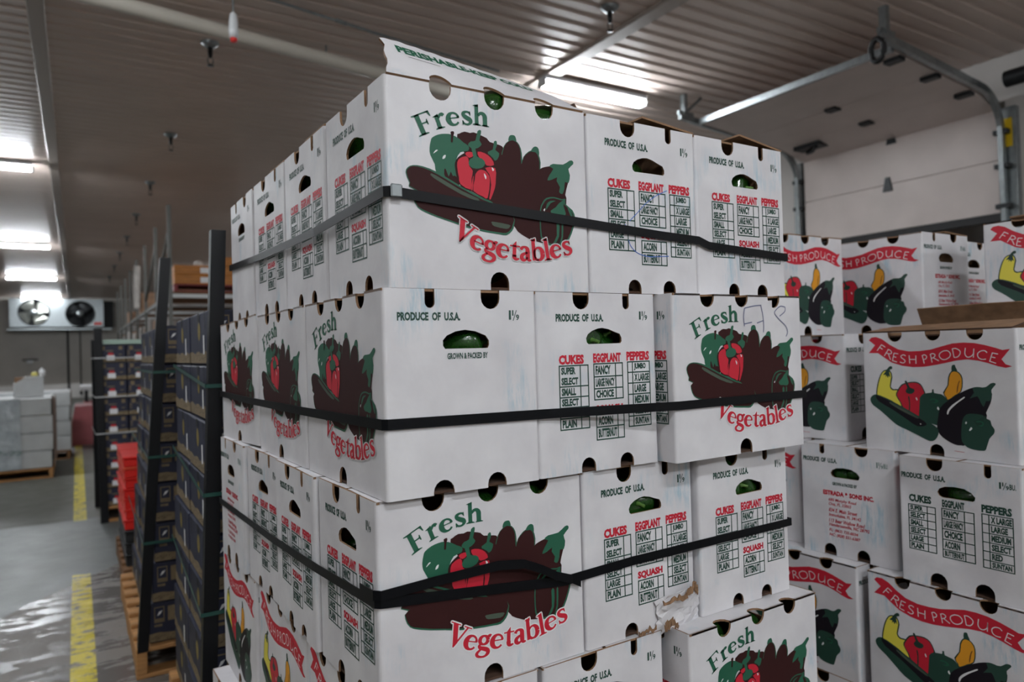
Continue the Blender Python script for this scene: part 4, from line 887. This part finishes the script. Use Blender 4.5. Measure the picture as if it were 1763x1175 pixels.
# ------------------------------------------------------------------ the white stack in front
SY = .0206
UD, VD = Vector((math.cos(SY), math.sin(SY), 0)), Vector((-math.sin(SY), math.cos(SY), 0))
L, S = .42, .3015
Z = [None, 1.525, 1.179, .834, .489, .144]
CORN = [None, (.433, 1.0818), (.4179, 1.0759), (.4038, 1.091), (.408, 1.085), (.365, 1.085)]
DIR = {0: 0, 90: PI/2, -90: -PI/2, 180: PI}
CART = {}
def put(key, row, u, v, rot, kind, label, flaps=(0, 0), du=0, dv=0, yaw=0.0, tilt=(0, 0), group=None, dz=0, ends=None):
    """u, v: near corner of the carton's footprint in the stack's own axes"""
    a, b = (L, S) if rot in (0, 180) else (S, L)
    c = Vector((*CORN[row], 0)) + UD*(u+a/2+du) + VD*(v+b/2+dv)
    h = {1: .351, 2: .3455}.get(row, .3445)
    CART[key] = carton('produce_carton', label, kind, c.x, c.y, Z[row]+.0005+dz, SY+DIR[rot]+yaw, h/.344*.9985, group or 'white vegetable cartons of the front stack', flaps, tilt, ends)
    return CART[key]
LAY = {1: 'top layer', 2: 'second layer', 3: 'third layer', 4: 'fourth layer', 5: 'lowest layer'}
# top layer
put('a1', 1, 0, 0, 0, 'veg', 'top layer corner carton with its printed flap standing open', (None, None))
put('a2', 1, L, 0, 90, 'veg', 'top layer carton with blue pen marks on its size table', (6, 0))
put('a3', 1, L+S, 0, 90, 'veg', 'top layer carton at the door end of the front, pepper in its hand hole', (8, 0), yaw=-.004)
for k, w in ((1, 'second'), (2, 'third')): put('a1%d' % k, 1, 0, k*S, 0, 'veg', '%s carton from the corner along the top layer, aisle side' % w, (2, 0), dv=.003*k, yaw=.006*(-1)**k)
put('a13', 1, 0, 3*S, 180, 'veg', 'last carton of the top layer on the aisle side, hand hole but no table', dv=.012, yaw=-.012)
# second layer
put('b1', 2, 0, 0, -90, 'veg', 'second layer corner carton, plain front reading grown and packed by')
put('b2', 2, S, 0, 90, 'veg', 'second layer carton with size tables in the middle of the front', dv=.004)
put('b3', 2, 2*S, -.040, 0, 'veg', 'second layer carton with vegetable picture and pen scrawl on the front', du=.004)
put('b11', 2, 0, L, -90, 'veg', 'second carton from the corner in the second layer, vegetable picture facing the aisle', yaw=-.008, dv=.004)
put('b12', 2, 0, 2*L, -90, 'veg', 'last carton in the second layer, vegetable picture facing the aisle', yaw=.025, dv=.008, tilt=(0, -.03), du=-.006)
# third layer
put('c1', 3, 0, 0, 0, 'veg', 'third layer corner carton under two crossing black straps, vegetable picture')
put('c2', 3, L, 0, 90, 'veg', 'third layer carton torn open at its lower corner', yaw=.006)
put('c3', 3, L+S, -.014, 90, 'veg', 'third layer carton with size tables at the door end of the front', du=.004)
for k, w in ((1, 'second'), (2, 'third')): put('c1%d' % k, 3, 0, k*S, 0, 'veg', '%s carton from the corner in the third layer, size tables facing the aisle' % w, du=-.006*k*(k == 1), dv=.003*k, yaw=.012*(-1)**k)
put('c13', 3, 0, 3*S, 180, 'produce', 'last carton of the third layer, red address print facing the aisle', dv=.012, du=-.012)
# fourth layer
put('d1', 4, 0, 0, -90, 'produce', 'fourth layer corner carton below the crossing straps, red banner facing the aisle')
put('d2', 4, S, 0, 90, 'veg', 'fourth layer carton below the torn carton', du=.006, dv=-.004)
put('d3', 4, 2*S, -.055, 0, 'veg', 'fourth layer carton with vegetable picture at the bottom of the front', du=.028)
put('d11', 4, 0, L, -90, 'produce', 'second banner carton from the corner in the fourth layer, aisle side', dv=.004)
put('d12', 4, 0, 2*L, -90, 'produce', 'last banner carton in the fourth layer, aisle side', dv=.008, du=-.008)
# lowest layer, mostly out of the picture
for k in range(4): put('e1%d' % k, 5, 0, k*S, 0, 'veg', ('carton of the lowest layer below the picture edge' if k < 3 else 'lowest layer carton poking out past the banner cartons'), dv=.003*k, du=(-.012 if k == 3 else .01))
put('e2', 5, L, 0, 90, 'veg', 'carton of the lowest layer below the picture edge', du=.04); put('e3', 5, L+S, 0, 90, 'veg', 'carton of the lowest layer below the picture edge', du=.04)
wood_pallet('wooden pallet under the front stack of white cartons', .38, 1.06, 1.06, 1.24, SY, .142)

# the standing flap of the corner carton
a1 = CART['a1']
def standing(a, b, d):
    k = a/BW; th = math.radians(50-19*k); q = T-d
    return (a-BW/2, -BS/2+b*math.cos(th)-q*math.sin(th), BH-T*.3+b*math.sin(th)+q*math.cos(th))
def standing_flap():
    mb = MB(); D = .128; ny = 8
    top = lambda x: D*(1-.10*math.exp(-x/.02)) - .014*max(0, (x-.25)/.17)**2 + .0015*math.sin(x*150)
    left = lambda b: .27*b+.004*math.exp(-((b-.03)/.02)**2)-.009*(b > .105)+.0015*math.sin(b*320)
    xs = [.003+i*.006 for i in range(69)]
    for u0, u1, d in SIDE_T:
        c, r = (u0+u1)/2*BW, (u1-u0)/2*BW; xs = [x for x in xs if abs(x-c) > r+.001] + [c-r*math.cos(PI*i/16) for i in range(17)] + [c-r-.0004, c+r+.0004]
    xs.sort()
    def bot(x):
        for u0, u1, d in SIDE_T:
            c, r = (u0+u1)/2*BW, (u1-u0)/2*BW
            if abs(x-c) <= r: return .026*max(0, 1-((x-c)/r)**2)**.5
        return 0
    n = len(xs); vs = []
    for d in (0, T):
        for x in xs:
            for j in range(ny+1):
                b = bot(x)+(top(x)-bot(x))*j/ny; vs.append(standing(x+left(b)*max(0, 1-x/.20)**2, b, d))
    w = ny+1; o = n*w; ft = []; fb = []; rim = []
    for i in range(n-1):
        for j in range(ny):
            a = i*w+j; ft.append((a, a+w, a+w+1, a+1)); fb.append((a+o, a+o+1, a+o+w+1, a+o+w))
        for a in (i*w, i*w+ny): rim.append((a, a+w, a+w+o, a+o))
    for a0 in (0, (n-1)*w):
        for j in range(ny): rim.append((a0+j, a0+j+1, a0+j+1+o, a0+j+o))
    mb.add(vs, ft, 0); k = len(mb.v); mb.f += fb+rim; mb.m += [1]*len(fb+rim); mb.sm += [False]*len(fb+rim)
    return mb
fl = standing_flap(); o = fl.build('top_flap', ['white_carton', 'kraft'], a1); o['label'] = 'torn flap standing up, printed in green'
pr = Print(BW, .128); pr.text('G', 'PERISHABLE-KEEP COLD', .12, .64, .83, .84, .05)
pr.line('K', .16, .57, .31, .55, .0012)
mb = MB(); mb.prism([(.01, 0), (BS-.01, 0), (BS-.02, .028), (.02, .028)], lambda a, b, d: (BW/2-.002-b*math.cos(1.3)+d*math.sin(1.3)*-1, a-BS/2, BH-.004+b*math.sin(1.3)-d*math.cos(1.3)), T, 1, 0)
mb.build('hole_darkening_flap', ['kraft_dark', 'kraft_dark'], a1)['label'] = 'short dark flap added inside the open carton to darken its hole'  # added flap, coloured dark to block the bright view through the hole
fp = pr.build('flap_print', lambda x, y, q: standing(x, y, -q), o)
# pen marks
pr = Print(BS, BH)
def scrawl(pr, c, strokes, w=.0022):
    for s in strokes: pr.raw(c, *brush([(a*pr.W, b*pr.H, w) for a, b in s], 5, len(s) > 2), 8)
scrawl(pr, 'b', [[(.71,.625),(.60,.585),(.50,.53),(.42,.47),(.35,.42)], [(.335,.31),(.36,.27),(.42,.235),(.52,.22),(.62,.225),(.71,.23)], [(.31,.40),(.325,.36)]], .0016)
pr.build('pen_marks', FACES['left'], CART['a2'])['label'] = 'blue pen scribble'
pr = Print(BW, BH)
scrawl(pr, 'p', [[(.52,.80),(.515,.86),(.525,.915)], [(.525,.915),(.60,.93),(.66,.935)], [(.52,.815),(.58,.825)], [(.655,.935),(.67,.87),(.675,.80),(.67,.76)], [(.62,.82),(.67,.835)],
                 [(.86,.925),(.82,.93),(.78,.905),(.77,.88),(.81,.84),(.86,.80),(.875,.76),(.86,.73)], [(.86,.925),(.855,.895),(.81,.865)]], .0024)
pr.build('pen_marks', FACES['front'], CART['b3'])['label'] = 'grey pen scrawl'
# torn corner of the third layer carton: lifted white board and ragged brown edge
c2 = CART['c2']; g = FACES['left']; rr = random.Random(12)
mb = MB(); nx, ny = 10, 8; vs = []
for j in range(ny+1):
    for i in range(nx+1):
        u, v = i/nx, j/ny; x = (.60+.41*u)*BS + .006*rr.uniform(-1, 1); y = (-.02+.20*v+.035*math.sin(u*4)*v)*BH + .005*rr.uniform(-1, 1)
        o = .004+.030*math.sin(PI*min(1, u*1.05))*(.35+.65*v)*(.4+.6*u) + .004*rr.random(); vs.append(g(x, y, o))
mb.add(vs, [(j*(nx+1)+i, j*(nx+1)+i+1, (j+1)*(nx+1)+i+1, (j+1)*(nx+1)+i) for j in range(ny) for i in range(nx)], 0)
o = mb.build('torn_board', ['white_carton'], c2); md = o.modifiers.new('thickness', 'SOLIDIFY'); md.thickness = .002; o['label'] = 'crumpled white board lifted at the tear'
mb = MB()
for q, (u0, v0, u1, v1, w) in enumerate(((.60,.165,.80,.185,.012), (.78,.185,.92,.215,.020), (.90,.21,.985,.16,.020), (.60,.01,.66,.05,.022), (.42,.0,.55,.02,.010), (.66,.05,.70,.02,.016))):
    n = 10; vs = []
    for i in range(n+1):
        t = i/n; u = u0+(u1-u0)*t; v = v0+(v1-v0)*t+.012*rr.uniform(-1, 1)
        for s in (-1, 1): vs.append(g(u*BS, v*BH+s*w*(.3+.7*rr.random())*.5+.004, .010+.026*math.sin(PI*min(1, max(0, (u-.5)/.5)))+.004*rr.random()))
    mb.add(vs, [(2*i, 2*i+2, 2*i+3, 2*i+1) for i in range(n)], 0)
o = mb.build('torn_edge', ['kraft'], c2); md = o.modifiers.new('thickness', 'SOLIDIFY'); md.thickness = .003; o['label'] = 'ragged brown paper along the tear'
# ------------------------------------------------------------------ black straps round the front stack
def arc_corner(c, du, dv, r=.008):
    return c
def strap(pts, label, h=.0175, name='strap'):
    """pts: (u, v, z) in the axes of the row given by pts[0]"""
    row, q = pts[0], pts[1:]
    c = Vector((*CORN[row], 0)); w = [c+UD*a+VD*b+Vector((0, 0, z)) for a, b, z in q]
    return band('black_strap', w, h, 'strap_black', label, 'strap', 'black straps of the front stack', .0016)
e = .004
strap([1, (L+2*S+.003, 1.26, 1.64), (L+2*S+.003, -e, 1.621), (L+S+.03, -e-.002, 1.634), (L+S, -e-.001, 1.644), (L+.19, -e, 1.648), (.25, -e, 1.668), (.004, -e, 1.682), (-e, .004, 1.682), (-e-.008, .35, 1.668), (-e-.004, .8, 1.676), (-e, 1.222, 1.692), (.2, 1.226, 1.69), (L+2*S+.003, 1.26, 1.64)], 'black strap round the top layer of white cartons, twisted near its middle')
strap([2, (2*S+L+.008, 1.30, 1.30), (2*S+L+.008, -.040-e, 1.297), (2*S+.012, -.040-e, 1.296), (S+.02, -e, 1.299), (.004, -e, 1.304), (-e, .004, 1.304), (-e-.004, .42, 1.302), (-e-.010, .86, 1.303), (-e-.013, 1.266, 1.308), (.2, 1.285, 1.30), (2*S+L+.008, 1.30, 1.30)], 'black strap round the second layer of white cartons')
strap([3, (L+2*S+.008, 1.25, .99), (L+2*S+.008, -.014-e, .993), (L+S+.004, -.014-e, .993), (L+.12, -e, .987), (.37, -e, .981), (.22, -e, .997), (.004, -e, 1.018), (-e, .004, 1.018), (-e-.008, .31, 1.006), (-e-.009, .62, .995), (-e-.008, .90, .988), (-e-.013, 1.222, .986), (.2, 1.23, .986), (L+2*S+.008, 1.25, .99)], 'black strap round the third layer of white cartons, straight lower strand')
strap([3, (-e-.002, .06, 1.028), (-e-.001, .004, 1.031), (.004, -e-.003, 1.031), (.10, -e-.004, 1.036), (.22, -e-.010, 1.041), (.27, -e-.016, 1.036), (.31, -e-.014, 1.018), (.345, -e-.010, .998), (.385, -e-.004, .983), (.405, -e-.003, .972)], 'loose black strap end rising above the lower strand on the corner carton', .0165)
o = tag(MB().bbox((-.010, -.006, -.011), (.010, 0, .011), .002).build('strap_clip', 'galvanised', None, CART['a1'].location + UD*(-L/2+.014) + VD*(-S/2-.006) + Vector((0, 0, 1.682-Z[1]))), 'small metal clip on the top black strap at the stack corner', 'clip')
o.rotation_euler = (0, 0, SY)

# ------------------------------------------------------------------ stack by the dock door: banner cartons
RZ = [.09+.337*k for k in range(6)]
def rput(key, lvl, x, y, rot, label, yaw=0, flaps=(0, 0), tilt=(0, 0), ends=None):
    """x, y: centre"""
    CART[key] = carton('produce_carton', label, 'produce', x, y, RZ[lvl]+.0005, DIR[rot]+yaw, .337/.344*.997, 'banner cartons of the stack by the dock door', flaps, tilt, ends); return CART[key]
# lvl 4 is the top
rput('r1a', 4, 2.315-L/2, 1.517+S/2, 0, 'top banner carton facing the camera beside the front stack', .0, (2, 6))
rput('r1b', 4, 2.41+S/2, 1.292+L/2, -90, 'top banner carton whose bright narrow end shows red address print', .0, (0, 3))
rput('r1c', 4, 2.735+S/2, 1.36+L/2, -90, 'white carton mostly hidden behind the carton with the bright end', .03)
rput('r1d', 4, 2.45+S/2, 1.125-L/2, -90, 'top banner carton at the picture edge above the open brown flaps', -.02, (0, 12))
rput('r2a', 3, 2.049+S/2, 1.347+L/2, 90, 'second level banner carton showing only produce and an eggplant', .0)
rput('r2b', 3, 1.962+S/2, 1.235-L/2, -90, 'big banner carton with its brown top flaps open', -.07, (None, None))
rput('r2c', 3, 2.36+S/2, 1.292+L/2, -90, 'white carton hidden behind the second level banner cartons'); rput('r2d', 3, 2.43+S/2, 1.12-L/2, -90, 'white carton hidden behind the open banner carton')
rput('r3a', 2, 1.953+L/2, 1.152+S/2, 180, 'carton with red address print below the hand hole', .035, ends=('green', 'address'))
rput('r3b', 2, 1.91+L/2, 1.11-S/2, 0, 'carton with green size tables and a dark hand hole', -.0)
rput('r3c', 2, 1.99+S/2, 1.47+.01+L/2, -90, 'banner carton almost hidden in the gap beside the front stack')
rput('r4a', 1, 1.897+S/2, 1.236+L/2, -90, 'fourth level banner carton beside the front stack, lettering cut off', .01)
rput('r4b', 1, 1.90+S/2, 1.206-L/2, -90, 'fourth level banner carton with the whole vegetable picture at the picture corner', -.02)
rput('r5a', 0, 1.895+L/2, 1.148+S/2, 0, 'lowest visible carton of the dock stack, only its green heading showing', .0)
rput('r5b', 0, 1.895+L/2, 1.135-S/2, 0, 'lowest carton of the dock stack at the picture edge'); rput('r5c', 0, 1.92+L/2, 1.46+S/2, 0, 'lowest carton of the dock stack behind the front stack')
for lv in (2, 1, 0): rput('h%d' % lv, lv, 2.40+S/2+.05*(lv == 0)+.02, 1.60+L/2+.02, -90, 'white carton hidden inside the dock stack')
for lv in (1, 0): rput('g%d' % lv, lv, 2.41+S/2+.02, 1.10-L/2, -90, 'white carton hidden inside the dock stack')
wood_pallet('wooden pallet under the dock stack of banner cartons', 1.88, .72, 1.2, 1.3, 0, .088)
# open flaps of the big banner carton: long back flap raised, near flap folded low
r2b = CART['r2b']
def loose_flap(side, ang, depth, t, label, a0=.006, a1=BW-.006, twist=0.0):
    mb = MB()
    def f(a, b, d):
        th = math.radians(ang+twist*(a/BW-.5)); ca, sa = math.cos(th), math.sin(th)
        return ((a-BW/2)*(-side), side*(BS/2-b*ca+(T-d)*sa), BH-T*.2+b*sa+(T-d)*ca)
    mb.prism([(a0, 0), ((a0+a1)/2, 0), (a1, 0), (a1-.004, depth), ((a0+a1)/2, depth*1.02), (a0+.01, depth*.97)], f, T, 0, 1); o = mb.build('top_flap', ['kraft', 'kraft_dark'] if side < 0 else ['white_carton', 'kraft'], t); o['label'] = label  # near flap's underside is darkened in colour to stand for shade
MB().box((-BW/2+.006, -BS/2+.006, BH-.014), (BW/2-.006, BS/2-.006, BH-.010)).build('notch_darkening_panel', 'kraft_dark', r2b)  # added dark panel closing the opening so the vent notches look dark
loose_flap(-1, 9, .12, r2b, 'near brown flap folded low over the top', .01, BW-.01, 4); loose_flap(1, 64, .085, r2b, 'brown back flap standing up', .0, BW-.0, -6)

# ------------------------------------------------------------------ green peppers seen through the holes
def pepper_mesh():
    mb = MB(); n, m = 28, 18; vs = []
    for j in range(m+1):
        p = PI*j/m; z = math.cos(p)
        for i in range(n):
            a = 2*PI*i/n; lobe = 1+.10*math.cos(4*a)*math.sin(p)**.6; r = math.sin(p)**.62*lobe*(1+.10*z)
            dz = -.16*math.exp(-((math.sin(p))/.35)**2)*(1 if z > 0 else .8)*(1 if z > 0 else -1)
            vs.append((r*math.cos(a), r*math.sin(a), z*1.12+dz+.05*math.cos(4*a)*(1-abs(z))*0))
    mb.add(vs, [(j*n+i, (j+1)*n+i, (j+1)*n+(i+1) % n, j*n+(i+1) % n) for j in range(m) for i in range(n)], 0, True); return mb
PEP = pepper_mesh().mesh('pepper_body', ['pepper_green'])
STEM = MB().tube([(0, 0, .90), (.02, 0, 1.10), (.10, .03, 1.32)], [.16, .09, .08], 8).mesh('stem', ['pepper_stem'])
def pepper(key, face, u, v, depth, label, size=.040, rot=(1.2, .3, .4)):
    if key != 'a1' or v < .5: v = min(max(v, (size*1.16+.008)/BH), (BH-size*1.16-.008)/BH)
    p = on_face(CART[key], face, u, v, max(depth, size*1.16+T+.002))
    t = thing('bell_pepper', label, 'pepper', p, 0, 'green bell peppers inside the white cartons', rot=rot)
    b = link('pepper_body', PEP, t); b.scale = (size,)*3; s = link('stem', STEM, t); s.scale = (size,)*3
d = .052
pepper('a1', 'front', .545, .955, .050, 'green bell pepper in the middle top hole of the open corner carton', .040, (1.7, .2, .5))
pepper('a1', 'front', .835, .935, .056, 'dark green pepper low in the third top hole of the corner carton', .043, (2.4, .5, .2))
pepper('a1', 'front', .510, .055, .046, 'green pepper bulging in the bottom vent of the open corner carton', .041, (.6, .8, .2))
pepper('a1', 'left', .24, .82, .050, 'green pepper in the corner carton hand hole, top layer aisle side', .040, (1.4, .9, .2))
pepper('a12', 'left', .26, .79, .05, 'dark pepper in the hand hole of the third top layer carton', .038); pepper('a11', 'left', .26, .80, .05, 'dark pepper in the hand hole of the second top layer carton', .038)
pepper('a2', 'left', .47, .70, .062, 'shadowed pepper in the hand hole above the blue pen marks', .042, (1.4, 1.2, .3)); pepper('a2', 'left', .36, .90, .054, 'dark green pepper in the top notch of the pen marked carton', .036)
pepper('a3', 'left', .585, .725, .050, 'green pepper in the hand hole of the top carton at the door end', .040, (1.5, 1.0, .3))
pepper('b1', 'right', .565, .705, .054, 'green pepper above the words grown and packed by', .042, (1.3, .4, .9)); pepper('b1', 'right', .343, .030, .044, 'green pepper filling the bottom vent of the plain corner carton', .042, (.5, .3, .2))
pepper('b2', 'left', .46, .735, .055, 'dark green pepper in the hand hole of the second layer middle carton', .042, (1.6, 1.2, .2)); pepper('b2', 'left', .60, .73, .060, 'second dark pepper beside it in the middle carton hand hole', .036, (1.2, .2, .2))
pepper('b3', 'front', .245, .925, .046, 'green pepper in the first top notch of the pen scrawled carton', .036); pepper('b3', 'front', .51, .05, .050, 'green pepper in the bottom vent of the pen scrawled carton', .040)
pepper('c1', 'front', .505, .945, .044, 'bright green pepper in the middle top notch of the strapped corner carton', .041, (1.9, .2, .4)); pepper('c1', 'front', .765, .93, .050, 'green pepper in the third top notch of the strapped corner carton', .041, (.9, .5, .4))
pepper('c1', 'left', .32, .62, .046, 'small green pepper in the hand hole of the strapped corner carton', .034, (1.1, .5, .4))
pepper('c2', 'left', .50, .755, .030, 'bright green pepper filling the hand hole of the torn carton', .043, (1.6, 1.35, .2)); pepper('c2', 'left', .585, .75, .032, 'glossy pepper crowding the hand hole of the torn carton', .038, (1.5, .2, 1.2)); pepper('c2', 'left', .90, .175, .046, 'dark pepper showing behind the tear', .038)
pepper('c3', 'left', .353, .945, .042, 'green pepper in the top notch of the third layer door end carton', .040, (2.0, .3, .3)); pepper('c3', 'left', .47, .75, .048, 'green pepper in the hand hole of the third layer door end carton', .040, (1.4, 1.2, .3)); pepper('c3', 'left', .61, .75, .046, 'neighbouring green pepper in the door end carton hand hole', .036, (1.2, .5, .3))
pepper('d3', 'front', .505, .94, .042, 'green pepper in the middle notch of the lowest front carton', .041, (1.8, .3, .6)); pepper('d3', 'front', .245, .92, .052, 'dark pepper in the first notch of the lowest front carton', .038)
pepper('r3a', 'right', .42, .745, .044, 'green pepper in the hand hole above the red address print', .040, (1.4, 1.2, .4)); pepper('r3a', 'right', .56, .745, .046, 'second green pepper in the hand hole above the red address print', .036, (1.4, .2, .4)); pepper('r3a', 'right', .66, .05, .046, 'green pepper in the bottom vent under the red address print', .038)
pepper('r3b', 'left', .50, .75, .052, 'dark green pepper in the hand hole above the green size tables', .042, (1.4, 1.2, .1))
for q in [o for o in bpy.data.objects if 'face_scale' in o]: del q['face_scale']
